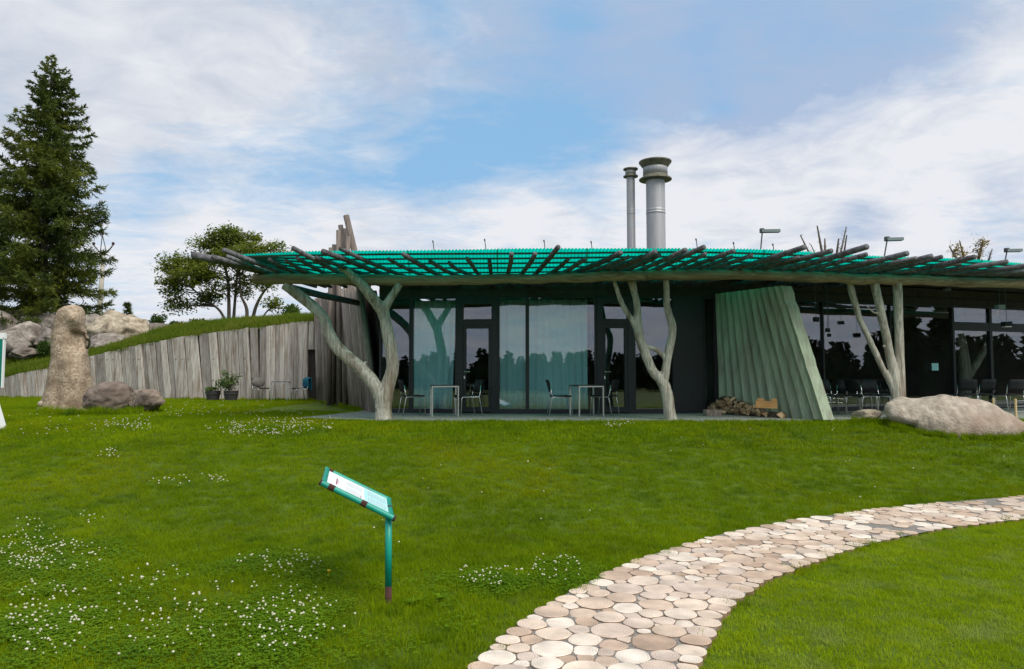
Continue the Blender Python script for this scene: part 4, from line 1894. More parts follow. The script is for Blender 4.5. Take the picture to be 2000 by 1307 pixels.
def pot(px, py, w, h, label, plant):
    c = PZ(px, py, 0)
    k = c.y / F
    r = w * .5 * k
    hh = h * k
    t = thing('potted_plant', label, 'plant pot', c, 0, 'potted plants at the plank wall')
    mb = MB()
    mb.lathe([(r * .80, 0), (r * .93, hh * .62), (r * 1.0, hh * .64), (r * 1.0, hh * .72), (r * .96, hh * .74), (r * 1.0, hh), (r * .92, hh), (r * .90, hh - .04)], seg=28)
    mb.build('pot', M_pot, t, False)
    mb = MB()
    mb.lathe([(r * .88, hh - .05), (r * .5, hh - .02), (.02, hh - .01)], seg=14)
    mb.build('soil', M_soil2, t)
    plant(t, r, hh)


def bushy(t, r, hh):
    q = random.Random(31)
    st = MB()
    lf = MB()
    for k in range(9):
        a = q.uniform(0, 6.28)
        L = q.uniform(.35, .78)
        lean = V((-.75, 0, .55)) if k < 3 else V((q.uniform(-.5, .55), q.uniform(-.4, .4), 1))
        d = (lean + V((math.cos(a) * .2, math.sin(a) * .2, 0))).normalized()
        p0 = V((0, 0, hh - .04))
        p1 = p0 + d * L * .6 + V((0, 0, .05))
        p2 = p0 + d * L * 1.05
        st.tube([p0, p1, p2], [.012, .009, .005], 5)
        for u in (.45, .65, .85, 1.05):
            leaf_spray(lf, p0.lerp(p2, u), 16, .10, .10, q, .2)
    st.build('stems', M_brown, t)
    o = lf.build('foliage', M_potleaf, t)


def lowplant(t, r, hh):
    q = random.Random(33)
    lf = MB()
    for k in range(16):
        a = q.uniform(0, 6.28)
        rr_ = r * q.uniform(.1, .85)
        c = V((math.cos(a) * rr_, math.sin(a) * rr_, hh))
        leaf_spray(lf, c + V((0, 0, .04)), 14, .08, .09, q, .8)
    leaf_spray(lf, V((r * .9, 0, hh + .2)), 26, .1, .09, q, .4)
    lf.build('foliage', M_potleaf, t)


pot(416, 781.5, 28, 18, 'black pot of low green plants on the left against the plank wall', lowplant)
pot(451, 782, 28, 18.5, 'black pot with a tall leafy shrub against the plank wall', bushy)

# ------------------------------------------------------------------ rocks on the bank and the lawn
GR = 'boulders piled on the grassy bank'


def boulder(px0, px1, py0, py1, Y, seed, label, m=M_rock, depth=.8, on='bank', group=GR, rz=0.0, facets=12, rough=.16, sub=5):
    c = P((px0 + px1) / 2, (py0 + py1) / 2, Y)
    k = Y / F
    sx, sz = (px1 - px0) * .5 * k * 1.04, (py1 - py0) * .5 * k * 1.06
    me = rock_mesh('boulder', m, (sx, max(sx * depth, sz * .8), sz), seed, sub, rough, facets)
    o = link('boulder', me, None, c, (0, 0, rz))
    return tag(o, label, 'boulder', group)


boulder(-60, 45, 606, 690, 40.0, 1, 'broad grey boulder at the top left corner of the pile, at the frame edge')
boulder(22, 104, 604, 650, 42.0, 2, 'low brown boulder at the back between two larger ones under the larch')
boulder(48, 112, 610, 645, 41.0, 3, 'angular grey boulder at the top of the pile under the larch', rz=.4)
boulder(4, 78, 627, 682, 38.5, 4, 'rounded pale grey boulder in the middle of the left pile')
boulder(-30, 62, 640, 700, 36.5, 5, 'big fractured boulder lowest at the left frame edge', facets=9, rough=.14)
boulder(64, 122, 645, 690, 37.5, 6, 'grey boulder just left of the stone figure behind weeds')
boulder(76, 120, 620, 655, 39.5, 7, 'small dark boulder wedged left of the stone figure head')
boulder(18, 82, 676, 704, 35.6, 8, 'flat half buried stone in the grass below the pile')
boulder(150, 205, 614, 646, 40.5, 9, 'brown grey boulder right behind the stone figure head')
boulder(172, 290, 616, 690, 37.5, 10, 'large pale boulder with cracked lichen top right of the stone figure', M_rockp, facets=5, rough=.26, sub=5)
boulder(160, 262, 652, 694, 36.0, 11, 'smooth light grey boulder in front of the cracked pale one')
boulder(262, 352, 632, 668, 38.5, 12, 'long flat brownish boulder at the right end of the pile', depth=.6)
boulder(196, 215, 640, 660, 36.6, 13, 'small round stone tucked beside the stone figure shoulder')

# carved stone figure
def profile(tab, y):
    return lerp_table(tab, y)


SL = [(595, 142), (599, 126), (606, 115), (618, 109), (640, 105), (660, 103), (680, 102), (700, 101), (720, 99), (740, 96), (760, 92), (780, 86), (803, 78), (812, 77)]
SR = [(595, 146), (599, 158), (606, 163), (618, 166), (632, 167), (640, 166), (650, 168), (665, 170), (680, 171), (700, 172), (720, 174), (740, 177), (760, 178), (780, 179), (803, 180), (812, 180)]
YF = 18.6
fo = PZ(128, 801, -.02)
YF = fo.y
mb = MB()
NSG, NR = 44, 60
for k in range(NR + 1):
    py = 812 + (595.5 - 812) * k / NR
    a, b = P(lerp_table(SL, py), py, YF), P(lerp_table(SR, py), py, YF)
    c = (a + b) / 2
    rx = (b.x - a.x) / 2 * (.97 - .05 * k / NR)
    ry = rx * .82
    for i in range(NSG):
        t = 2 * math.pi * i / NSG
        cx_, sy_ = math.cos(t), math.sin(t)
        e = .88                                   # slightly squared section
        x = math.copysign(abs(cx_) ** e, cx_) * rx
        y = math.copysign(abs(sy_) ** e, sy_) * ry
        p = V((c.x + x, YF + y, c.z))
        if y < 0:                                  # the side towards the viewer is carved
            px = lerp_table(SL, py) + (lerp_table(SR, py) - lerp_table(SL, py)) * (x / rx * .5 + .5) - 15
            # hollow under the jaw
            q = ((px - 148) / 14) ** 2 + ((py - 668) / 19) ** 2
            p.y += .34 * math.exp(-q ** 3)
            # brow and muzzle bulge out to the right
            q = ((px - 150) / 17) ** 2 + ((py - 622) / 15) ** 2
            p.y -= .22 * math.exp(-q)
            q = ((px - 137) / 4) ** 2 + ((py - 652) / 6) ** 2
            p.y += .10 * math.exp(-q)
            # belly
            q = ((px - 148) / 28) ** 2 + ((py - 725) / 45) ** 2
            p.y -= .14 * math.exp(-q)
            q = ((px - 120) / 8) ** 2 + ((py - 770) / 50) ** 2
            p.y += .05 * math.exp(-q)
        d = V((x, y, 0)).normalized()
        p += d * (.035 * noise.fractal(p * 1.7, 1.0, 2.0, 4) + .008 * noise.noise(p * 14))
        mb.v.append(tuple(p - fo))
for k in range(NR):
    for i in range(NSG):
        a, b = k * NSG + i, k * NSG + (i + 1) % NSG
        mb.face(a, b, b + NSG, a + NSG)
mb.face(*range(NR * NSG, NR * NSG + NSG))
o = mb.build('stone_figure', M_gran, None, True, fo)
tag(o, 'tall tan granite figure with a hollow under its bowed head, standing on the lawn', 'sculpture')

DG = 'dark stones beside the stone figure'
o = boulder(168, 262, 750, 808, 18.9, 22, 'larger brown stone lying right against the stone figure', M_rockd, .7, 'lawn', DG, facets=0, rough=.16)
o = boulder(252, 317, 763, 804, 18.75, 27, 'smaller lighter brown stone right of the larger one, by the lawn clover', M_rockl, .8, 'lawn', DG, facets=2, rough=.2)
o = boulder(74, 84, 783, 796, 18.6, 24, 'little pale stone at the left foot of the stone figure', M_rockp, .8, 'lawn', None, facets=4, sub=2)

# long boulder on the right and the little one beside it
lb = PZ(1866, 834, -.1)
mb = MB()
TOPL = [(1731, 800), (1736, 784), (1748, 777), (1790, 775), (1830, 772), (1850, 774), (1885, 782), (1930, 790), (1965, 803), (1985, 812), (2000, 822), (2012, 832)]
BOTL = [(1731, 802), (1740, 814), (1760, 824), (1800, 830), (1850, 832), (1900, 838), (1950, 842), (1985, 842), (2000, 838), (2012, 834)]
NL, NSG = 56, 28
yb = 14.7
for k in range(NL + 1):
    px = 1731.5 + (2011.5 - 1731.5) * k / NL
    a, b = P(px, lerp_table(TOPL, px), yb), P(px, lerp_table(BOTL, px) + 6, yb)
    c = (a + b) / 2
    rz_ = (a.z - b.z) / 2
    ry = .62 * math.sin(math.pi * min(1, max(0, (k + .3) / (NL + .6)))) ** .55
    for i in range(NSG):
        t = 2 * math.pi * i / NSG
        cx_, sy_ = math.cos(t), math.sin(t)
        y = math.copysign(abs(cx_) ** .85, cx_) * ry
        z = math.copysign(abs(sy_) ** .9, sy_) * rz_
        p = V((c.x, yb + y, c.z + z))
        if sy_ < 0 and 4 < k < NL - 1:
            p.z = c.z + z * (1.0 if k < 9 else 2.2)
            p.y = yb + math.copysign(abs(cx_) ** .45, cx_) * ry * 1.04
        for (fd, fh) in ((V((.15, -.72, .68)), .40), (V((-.25, -.55, .80)), .43), (V((.45, -.35, .82)), .62), (V((-.6, -.6, .5)), .95)):
            w_ = p - V((P(1850, 735, yb).x, yb, .05))
            e_ = w_.dot(fd) - fh
            if e_ > 0:
                p -= fd * e_ * .7
        p += V((0, cx_, sy_)) * (.085 * noise.fractal(p * 1.5, 1.0, 2.0, 5) + .03 * abs(noise.noise(p * 2.3)) + .006 * noise.noise(p * 15))
        mb.v.append(tuple(p - lb))
for k in range(NL):
    for i in range(NSG):
        a, b = k * NSG + i, k * NSG + (i + 1) % NSG
        mb.face(a, a + NSG, b + NSG, b)
mb.face(*range(NSG))
mb.face(*reversed(range(NL * NSG, NL * NSG + NSG)))
o = mb.build('boulder', mat('long_boulder_granite', (.27, .225, .18), (.49, .42, .35), 7.0, rough=.9, bump=.8, bscale=20, c3=(.29, .22, .17), s3=1.2, detail=10), None, True, lb)
tag(o, 'long tapering tan boulder lying on the lawn edge under the three slim trunks', 'boulder')
boulder(1664, 1722, 800, 822, 15.2, 41, 'small flat tan stone left of the long boulder', M_rockp, .8, 'lawn', None, facets=4, rough=.14)

# ------------------------------------------------------------------ firewood
logs = []
for k in range(4):
    mb = MB()
    q = random.Random(50 + k)
    L = .17
    sec = [[(-.08, -.05), (.08, -.05), (.05, .05), (-.03, .07)], [(-.07, -.05), (.075, -.045), (.01, .08)], [(-.06, -.06), (.06, -.06), (.085, .0), (.05, .06), (-.04, .065)], [(-.09, -.035), (.09, -.03), (.07, .035), (-.06, .04)]][k]
    a = [(x * q.uniform(.9, 1.1), -L, z * q.uniform(.9, 1.1)) for x, z in sec]
    b = [(x, L, z) for (x, _, z) in a]
    n = len(a)
    mb.v = a + b
    mb.m = 1
    mb.face(*range(n))
    mb.face(*reversed(range(n, 2 * n)))
    for i in range(n):
        mb.m = 0 if i == 0 else (1 if i == 1 or q.random() < .45 else 0)
        j = (i + 1) % n
        mb.face(j, i, n + i, n + j)
    logs.append(mb.mesh('firewood_log', [M_fire_bark, M_fire_cut]))
q = random.Random(77)
PTOP = [(1374, 803), (1380, 795), (1392, 787), (1402, 780), (1412, 774), (1430, 774), (1446, 780), (1458, 784), (1475, 784), (1486, 795), (1500, 800), (1520, 802), (1535, 809), (1548, 815)]
nlog = 0
for lay in range(10):
    px = 1377 + (lay % 2) * 4
    while px < 1546:
        f = (px - 1375) / 170
        base = PZ(px, 806 + 11 * f, 0)
        for row in range(2):
            yy = base.y - .10 + row * .30
            z = .06 + lay * .078
            pos = V((P(px, 735, yy).x, yy, z))
            ppy = 735 + (CZ - (z + .05)) * F / yy
            if ppy > lerp_table(PTOP, px) and not (row == 1 and lay < 1 and q.random() < .3):
                o = link('firewood_log', q.choice(logs), None, pos, (q.uniform(-.2, .2), q.uniform(0, 6.28), q.uniform(-.9, .9)))
                s_ = q.uniform(.68, 1.0)
                o.scale = (s_, s_, s_)
                tag(o, 'short split firewood log in the heap at the foot of the leaning board screen', 'firewood', 'split firewood logs')
                nlog += 1
        px += q.uniform(8.5, 11)
print('logs', nlog)


def crate(label, c, size, rz, m):
    t = thing('crate', label, 'crate', c, rz)
    w, d, h = size
    for sx in (-1, 1):
        mb = MB()
        mb.box((sx * (w / 2 - .01), 0, h / 2), (.02, d - .044, h - .01))
        mb.build('end_board', m, t)
        for k in range(2):
            mb = MB()
            mb.box((0, sx * (d / 2 - .01), h * (.25 + .5 * k)), (w, .02, h * .46))
            mb.build('plank', m, t)
    mb = MB()
    mb.box((0, 0, .008), (w - .044, d - .044, .014))
    mb.build('base', m, t)


p = PZ(1389, 812, 0)
crate('dark low wooden crate at the left foot of the firewood heap', V((p.x, p.y - .1, .004)), (.36, .26, .14), .05, M_pali)
p = P(1500, 798, 15.75)
mb = MB()
mb.box((0, 0, .08), (.45, .06, .16))
mb.box((-.12, .0, .185), (.14, .055, .05))
mb.box((.16, .0, .19), (.11, .055, .06))
o = mb.build('wood_block', M_cratewood, None, False, (p.x, p.y + .1, p.z), (-.1, .04, -.25))
tag(o, 'orange brown sawn board end lying on top of the firewood heap', 'board')

# ------------------------------------------------------------------ rope fence on the right, notice, pendant lamps
rf = thing('rope_fence', 'low fence of yellow wooden posts with thin wires at the terrace edge', 'fence', PZ(1960, 808, 0))
o_ = rf.location.copy()
posts = []
for px, ya in ((1938, 16.8), (1981, 16.3), (2034, 16.9), (2100, 17.6)):
    p = P(px, 735, ya)
    posts.append(V((p.x, p.y, 0)))
    mb = MB()
    mb.tube([V((p.x, p.y, 0)) - o_, V((p.x, p.y, .40)) - o_, V((p.x, p.y, .41)) - o_], [.028, .028, .02], 8)
    mb.build('post', M_yel, rf)
posts.insert(0, V((P(1890, 735, 17.6).x, 17.6, 0)))
for z in (.12, .24, .36):
    mb = MB()
    mb.tube([p + V((0, 0, z)) - o_ for p in posts], .006, 5)
    mb.build('wire', M_chrome, rf)
a = FP(1816)
d = (FP(1862) - FP(1740)).normalized()
n = V((d.y, -d.x, 0))
mb = MB()
mb.wall(a, FP(1829), CZ + .16, CZ + .36, .004, .075)
o = mb.build('paper_notice', M_tealprint)
tag(o, 'small pale teal square notice stuck to the dark glass', 'notice')
PD = 'small black pendant lamps under the overhang'
for (px, py, Y, s_, lab) in ((1594, 624, 17.0, .11, 'small black cube lamp hanging just right of the board screen top'), (1616.5, 645, 17.3, .09, 'small black cube lamp hanging right of the thin window bar, upper one'), (1619.5, 655, 17.9, .075, 'smallest black cube lamp hanging below its neighbour by the window bar'), (1953, 600, 17.2, .11, 'grey green lamp hanging high before the right glass doors'), (1966, 633, 17.5, .12, 'dark lamp with a pale rim hanging lowest before the right glass doors')):
    c = P(px, py, Y)
    t = thing('pendant_lamp', lab, 'lamp', c, 0, PD)
    mb = MB()
    mb.box((0, 0, 0), (s_, s_, s_) if px < 1900 else (s_ * 1.5, s_ * 1.3, s_ * .9))
    mb.build('lamp_body', M_black if px != 1953 else M_lamp, t)
    mb = MB()
    mb.tube([V((0, 0, s_ * .45)), V((0, .02, 3.39 - c.z))], .006, 5)
    mb.build('cord', M_pin, t)
    if px > 1960:
        mb = MB()
        mb.box((0, 0, -s_ * .55), (s_ * 1.3, s_ * 1.1, .02))
        mb.build('rim', M_white, t)

# small round spot lamps under the fascia
for px in (1110, 1845):
    c = FP(px) + V((0, -.25, 3.30))
    mb = MB()
    mb.lathe([(.10, .0), (.10, .04), (.07, .09)], seg=16)
    o = mb.build('soffit_lamp', M_lamp, None, False, c)
    tag(o, 'small round lamp under the roof above the %s' % ('wide teal curtain' if px < 1500 else 'notice on the dark glass'), 'lamp', 'round lamps under the roof')

# ------------------------------------------------------------------ info panel in the foreground
BRc, BLc = P(764, 1010, 6.0), P(632, 945, 6.0)
TRc, TLc = P(758.5, 976, 7.0), P(639, 918, 7.0)
sg_o = V((P(760, 1010, 6.05).x, 6.05, 0))
sg_o.z = H(sg_o.x, sg_o.y)
sg = thing('info_lectern', 'low tilted information panel in a chipped teal tube frame on a single post', 'sign', sg_o)
ex = (BRc - BLc).normalized()
ey = (TLc - BLc).normalized()
nz_ = ex.cross(ey).normalized()


def rel(p):
    return p - sg_o


mb = MB()
for (a, b) in ((BLc, BRc), (TLc, TRc)):
    mb.tube([rel(a - ex * .022), rel(b + ex * .022)], .024, 14)
mb.tube([rel(BLc), rel(TLc)], .0236, 14)
mb.tube([rel(BRc), rel(TRc)], .0236, 14)
mb.build('frame', M_tealpaint, sg, False)
mb = MB()
for (c, ax, L) in ((BLc.lerp(BRc, .60), ex, .05), (BLc.lerp(BRc, .12), ex, .055), (TLc.lerp(TRc, .06), ex, .05), (BRc.lerp(TRc, .45), ey, .06)):
    mb.tube([rel(c - ax * L * .5), rel(c + ax * L * .5)], .0262, 12)
for c in (BRc + ex * .026, BLc - ex * .028):
    mb.tube([rel(c - ex * .006), rel(c + ex * .012)], .025, 12)
mb.build('rusty_clamps', M_rust, sg)
mb = MB()
k = [BLc + ex * .02 + ey * .02, BRc - ex * .02 + ey * .02, TRc - ex * .02 - ey * .02, TLc + ex * .02 - ey * .02]
mb.prism([rel(p - nz_ * .012) for p in k], [rel(p + nz_ * .004) for p in k])
mb.build('panel', M_white, sg)


def uv(u, v, h=.0055):
    """u: 0 at the high end .. 1 at the post end, v: 0 near .. 1 far"""
    a = BLc.lerp(BRc, u)
    b = TLc.lerp(TRc, u)
    return rel(a.lerp(b, v) + nz_ * h)


def bar(mb, u0, u1, v0, v1, h=.0055):
    mb.poly([uv(u0, v0, h), uv(u1, v0, h), uv(u1, v1, h), uv(u0, v1, h)])


mb = MB()
bar(mb, .60, .965, .06, .94, .0048)
mb.build('tinted_print', M_tealprint, sg)
mb = MB()
qq = random.Random(12)
for u in [.66 + .024 * i for i in range(12)]:
    bar(mb, u, u + .009, .12, .5 - qq.uniform(0, .1), .006)
    bar(mb, u, u + .009, .55, .9 - qq.uniform(0, .12), .006)
for u in [.33 + .017 * i for i in range(14)]:
    bar(mb, u, u + .0035, .14, .46 - qq.uniform(0, .08), .006)
    bar(mb, u, u + .0035, .54, .88 - qq.uniform(0, .08), .006)
mb.build('print_lines', M_ink, sg)
mb = MB()
bar(mb, .165, .185, .30, .68, .006)
bar(mb, .20, .206, .42, .60, .006)
bar(mb, .545, .553, .12, .3, .006)
mb.build('heading_print', M_inkr, sg)
mb = MB()
mb.tube([V((0, 0, .165)), rel(BRc.lerp(TRc, .05) - ex * .02 - nz_ * .006)], .0285, 14)
mb.build('post', M_tealpaint, sg, True)
mb = MB()
mb.tube([V((0, 0, -.2)), V((0, 0, .165))], .0283, 14)
o = mb.build('post_foot', M_rust, sg, True)
o['label'] = 'rusted lower end of the post'

# sign board cut by the left frame edge
se = GP(9, 838)
bs = thing('display_board', 'white and teal display board on a slanting white foot at the left frame edge', 'sign', se)
k = se.y / F
mb = MB()
x1 = P(4.5, 735, se.y).x - se.x
z0, z1 = P(4, 755, se.y).z - se.z, P(4, 662, se.y).z - se.z
mb.box((x1 - .55, 0, (z0 + z1) / 2), (1.1, .05, z1 - z0 - .012))
mb.build('panel', M_teal, bs)
mb = MB()
zt = P(4, 650, se.y).z - se.z
mb.box((x1 - .53, 0, (z1 + zt) / 2), (1.14, .06, zt - z1))
mb.box((x1 + .012, 0, (z0 + z1) / 2), (.022, .06, z1 - z0 + .05))
mb.build('frame', M_white, bs)
mb = MB()
zf = P(0, 783, se.y).z - se.z
a0 = P(10, 735, se.y).x - se.x
a1 = P(0, 735, se.y).x - se.x
t0 = a1 - .30
mb.prism([(a0 - .32, -.12, 0), (a0, -.12, 0), (a0, .12, 0), (a0 - .32, .12, 0)], [(t0 - .02, -.06, z0 - .01), (t0 + .16, -.06, z0 - .01), (t0 + .16, .06, z0 - .01), (t0 - .02, .06, z0 - .01)])
mb.build('foot', M_white, bs)

# ------------------------------------------------------------------ utility pole
yp = 58.0
pt, pb_ = P(202, 488, yp), P(195, 630, yp)
pb0 = V((pb_.x - .1, yp, bankz(pb_.x, yp) - .3))
up = thing('utility_pole', 'tapered concrete utility pole with a forked arm and insulators behind the larch', 'pole', pb0)
mb = MB()
mb.tube([V((0, 0, 0)), pt - pb0], [.26, .15], 10)
mb.build('pole', M_conc, up, True)
tip = P(200, 459, yp) - pb0
for (ex_, ey_) in ((184, 480), (220, 480)):
    mb = MB()
    e = P(ex_, ey_, yp) - pb0
    mid = P(202 + (ex_ - 202) * .35, 494, yp) - pb0
    mb.tube([pt - pb0 + V((0, -.1, -.2)), mid, e], .055, 6)
    mb.tube([mid, tip], .035, 6)
    mb.build('arm', M_pin, up)
for (ex_, ey_) in ((183, 477), (221, 477), (200, 457)):
    mb = MB()
    e = P(ex_, ey_, yp) - pb0
    mb.lathe([(.05, -.10), (.12, -.05), (.08, .02), (.13, .07), (.07, .16)], e, 10)
    mb.build('insulator', M_rust, up)


# ------------------------------------------------------------------ trees
def larch(px_apex, py_apex, px_base, Y, label, seed, RT, height_bot):
    q = random.Random(seed)
    top = P(px_apex, py_apex, Y)
    bx = P(px_base, 735, Y).x
    z0 = bankz(bx, Y) - .2
    base = V((bx, Y, z0))
    t = thing('larch_tree', label, 'tree', base)
    Ht = top.z - z0
    dx = top.x - bx
    mb = MB()
    tp = [V((0, 0, 0)), V((dx * .1, 0, Ht * .3)), V((dx * .45, 0, Ht * .65)), V((dx * .9, 0, Ht * .93)), V((dx, 0, Ht))]
    p, r = curve_pts(tp, [.24, .19, .11, .04, .012], 6)
    mb.tube(p, r, 10)
    mb.build('trunk', M_bark, t, True)

    def axis(z):
        i = 0
        while i < len(p) - 2 and p[i + 1].z < z:
            i += 1
        return p[i].lerp(p[i + 1], (z - p[i].z) / max(1e-4, p[i + 1].z - p[i].z))
    br, lf = MB(), MB()
    z = Ht * height_bot
    while z < Ht * .985:
        f = z / Ht
        Rm = lerp_table(RT, f)
        nb = q.choice((4, 5, 6)) if f < .9 else 3
        a0 = q.uniform(0, 6.28)
        for k in range(nb):
            a = a0 + k * 6.283 / nb + q.uniform(-.4, .4)
            L = Rm * q.choice((.45, .75, .9, 1, 1.1)) * q.uniform(.85, 1.12)
            zz = min(Ht * .985, z + q.uniform(-.4, .4) * (1 - f) ** .5)
            o_ = axis(zz)
            h = V((math.cos(a), math.sin(a), 0))
            rise = q.uniform(-.1, .40) + .35 * f
            dz = -.12 * (1 - f) * L
            pts = [o_, o_ + h * L * .35 + V((0, 0, rise * .12 * L)), o_ + h * L * .7 + V((0, 0, dz * .4 + rise * .15 * L)), o_ + h * L + V((0, 0, dz * .3 + rise * .45 * L))]
            c, r_ = curve_pts(pts, [.05 * (1 - f * .75), .035 * (1 - f * .7), .02 * (1 - f * .5), .007], 3)
            br.tube(c, r_, 4, False)
            nt_ = int(2 + L * 22)
            for m in range(nt_):
                u = .12 + .88 * (m + q.random()) / nt_
                i = min(len(c) - 2, int(u * (len(c) - 1)))
                w = u * (len(c) - 1) - i
                o2 = c[i].lerp(c[i + 1], w)
                dirb = (c[i + 1] - c[i]).normalized()
                sd = dirb.cross(V((0, 0, 1))).normalized() * q.choice((-1, 1))
                Lt = (.34 + .42 * q.random()) * (1 - .45 * u) * min(1.1, .22 + 1.7 * (1 - f))
                tw = (dirb * q.uniform(.25, .8) + sd * q.uniform(.2, .9) + V((0, 0, q.uniform(-.9, .3)))).normalized()
                ns = 8
                for s_ in range(ns):
                    v = (s_ + q.random()) / ns
                    c0 = o2 + tw * Lt * v
                    dn = (tw + V((q.gauss(0, .55), q.gauss(0, .55), q.gauss(.05, .55)))).normalized()
                    wv = dn.cross(V((q.gauss(0, 1), q.gauss(0, 1), q.gauss(0, 1)))).normalized() * q.uniform(.022, .042)
                    ll = q.uniform(.16, .32) * min(1, .55 + 1.2 * (1 - f))
                    lf.poly([c0 - wv, c0 + wv, c0 + dn * ll])
        z += q.uniform(.20, .32) * (1 if f < .8 else .8)
    br.build('branches', M_bark, t)
    o = lf.build('crown', M_larch, t)
    o['kind'] = 'stuff'
    return t


larch(102, 104, 78, 42.0, 'tall dark larch tree rising behind the boulder pile', 3,
      [(0, 2.9), (.10, 3.0), (.20, 3.2), (.34, 3.5), (.48, 3.1), (.62, 2.4), (.75, 1.9), (.86, 1.3), (.94, .7), (1.0, .2)], .05)
larch(-70, 190, -75, 44.0, 'second larch tree mostly beyond the left frame edge', 8,
      [(0, 3.4), (.2, 3.3), (.5, 2.5), (.8, 1.3), (1.0, .15)], .05)


def broadleaf(label, Y, base_px, base_py, stems, blobs, seed, m=M_leaf, leaf=.16, per=75, ct=.62):
    q = random.Random(seed)
    b = P(base_px, base_py, Y)
    b.z = bankz(b.x, Y) - .15
    t = thing('broadleaf_tree', label, 'tree', b)
    tr = MB()
    nodes = []
    for st_ in stems:
        pts = [P(a, c, Y + y) - b for (a, c, y, w) in st_]
        pts[0].z = min(pts[0].z, 0.0)
        rad = [w * .5 * Y / F for (a, c, y, w) in st_]
        p, r = curve_pts(pts, rad, 6)
        tr.tube(p, r, 8)
        nodes += list(zip(p[3:], r[3:]))
    tr.build('trunk', M_bark, t, True)
    br, lf = MB(), MB()
    for (px, py, dy, rx, rz, n) in blobs:
        c = P(px, py, Y + dy) - b
        R3 = V((rx * Y / F, rx * Y / F * .9, rz * Y / F))
        for _ in range(n):
            d = V((q.gauss(0, 1), q.gauss(0, 1), q.gauss(0, 1))).normalized() * q.random() ** .4
            cc = c + V((d.x * R3.x, d.y * R3.y, d.z * R3.z))
            nd, nr = min(nodes, key=lambda e: (e[0] - cc).length + (1.2 if e[0].z > cc.z else 0))
            mid = nd.lerp(cc, .5) + V((q.gauss(0, .12), q.gauss(0, .12), q.uniform(.0, .25)))
            br.tube([nd, mid, cc], [min(nr, .045), .022, .008], 4, False)
            rad = ct * q.uniform(.55, 1.1)
            for _k in range(int(per * q.uniform(.5, 1.2))):
                e = V((q.gauss(0, 1), q.gauss(0, 1), q.gauss(0, .55)))
                e = e.normalized() * rad * q.random() ** .55
                p_ = cc + e
                u = V((q.gauss(0, 1), q.gauss(0, 1), q.gauss(-.2, .6))).normalized()
                w = u.cross(V((q.gauss(0, .5), q.gauss(0, .5), 1))).normalized()
                s_ = leaf * q.uniform(.6, 1.25)
                lf.poly([p_, p_ + u * s_ * .5 + w * s_ * .32, p_ + u * s_, p_ + u * s_ * .5 - w * s_ * .32])
    br.build('branches', M_bark, t)
    o = lf.build('crown', m, t)
    o['kind'] = 'stuff'
    return t


broadleaf('spreading broadleaf tree with several trunks and an open crown behind the bank', 40.0, 462, 632,
          [[(447, 640, 0, 8), (447, 590, 0, 7), (444, 540, .2, 6), (430, 500, .3, 4), (415, 470, .3, 2)],
           [(448, 634, .1, 7), (430, 608, -.3, 5), (400, 585, -.6, 4), (370, 560, -.8, 3), (340, 550, -.9, 2)],
           [(455, 640, .2, 8), (458, 600, .3, 6), (462, 550, .2, 5), (465, 500, 0, 4), (462, 460, 0, 2)],
           [(480, 640, -.2, 8), (482, 605, -.2, 7), (470, 575, -.4, 4), (468, 540, -.6, 3)],
           [(490, 640, .3, 8), (498, 605, .3, 7), (512, 575, .3, 5), (530, 555, .2, 3), (548, 548, 0, 2)],
           [(496, 612, .3, 4), (525, 605, .2, 3), (552, 603, .1, 2), (580, 600, 0, 1.5)]],
          [(455, 462, 0, 46, 18, 26), (425, 492, .5, 60, 22, 28), (360, 520, 0, 40, 24, 24), (340, 560, -.4, 24, 22, 11), (350, 592, -.4, 22, 14, 7), (400, 540, -1, 50, 26, 20), (470, 500, -1, 62, 24, 24),
           (530, 500, .4, 40, 24, 12), (500, 545, .2, 40, 24, 10), (420, 585, 0, 34, 14, 7), (540, 592, 0, 26, 14, 4), (470, 560, .3, 30, 24, 7)], 14, per=165, ct=.64)


def bush(name, label, px0, px1, py_top, Y, seed, m=M_bush, conif=False, cat='bush'):
    q = random.Random(seed)
    c = P((px0 + px1) / 2, 735, Y)
    z0 = bankz(c.x, Y) - .1
    top = P((px0 + px1) / 2, py_top, Y).z
    b = V((c.x, Y, z0))
    t = thing(name, label, cat, b)
    h, w = top - z0, (px1 - px0) * .5 * Y / F
    st, lf = MB(), MB()
    if conif:
        st.tube([V((0, 0, 0)), V((0, 0, h))], [.10, .01], 6)
        for k in range(90):
            f = k / 90
            L = w * (1 - f) * q.uniform(.6, 1.15) + .08
            a = q.uniform(0, 6.28)
            for s_ in range(16):
                u = q.random()
                p = V((math.cos(a) * L * u, math.sin(a) * L * u, h * f + .2 * L * u))
                d = V((math.cos(a) + q.gauss(0, .5), math.sin(a) + q.gauss(0, .5), q.gauss(.25, .4))).normalized()
                wv = d.cross(V((q.gauss(0, 1), q.gauss(0, 1), q.gauss(0, 1)))).normalized() * .035
                lf.poly([p - wv, p + wv, p + d * .28])
    else:
        for k in range(10):
            a = q.uniform(0, 6.28)
            e = V((math.cos(a) * w * q.random(), math.sin(a) * w * q.random(), h * q.uniform(.5, .95)))
            st.tube([V((0, 0, 0)), e * .5 + V((0, 0, .1)), e], [.03, .02, .006], 5, False)
            leaf_spray(lf, e, 90, w * .42, .13, q, .3)
            leaf_spray(lf, e * .6, 60, w * .45, .13, q, .3)
    st.build('stems', M_bark, t)
    o = lf.build('foliage', m, t)
    o['kind'] = 'stuff'


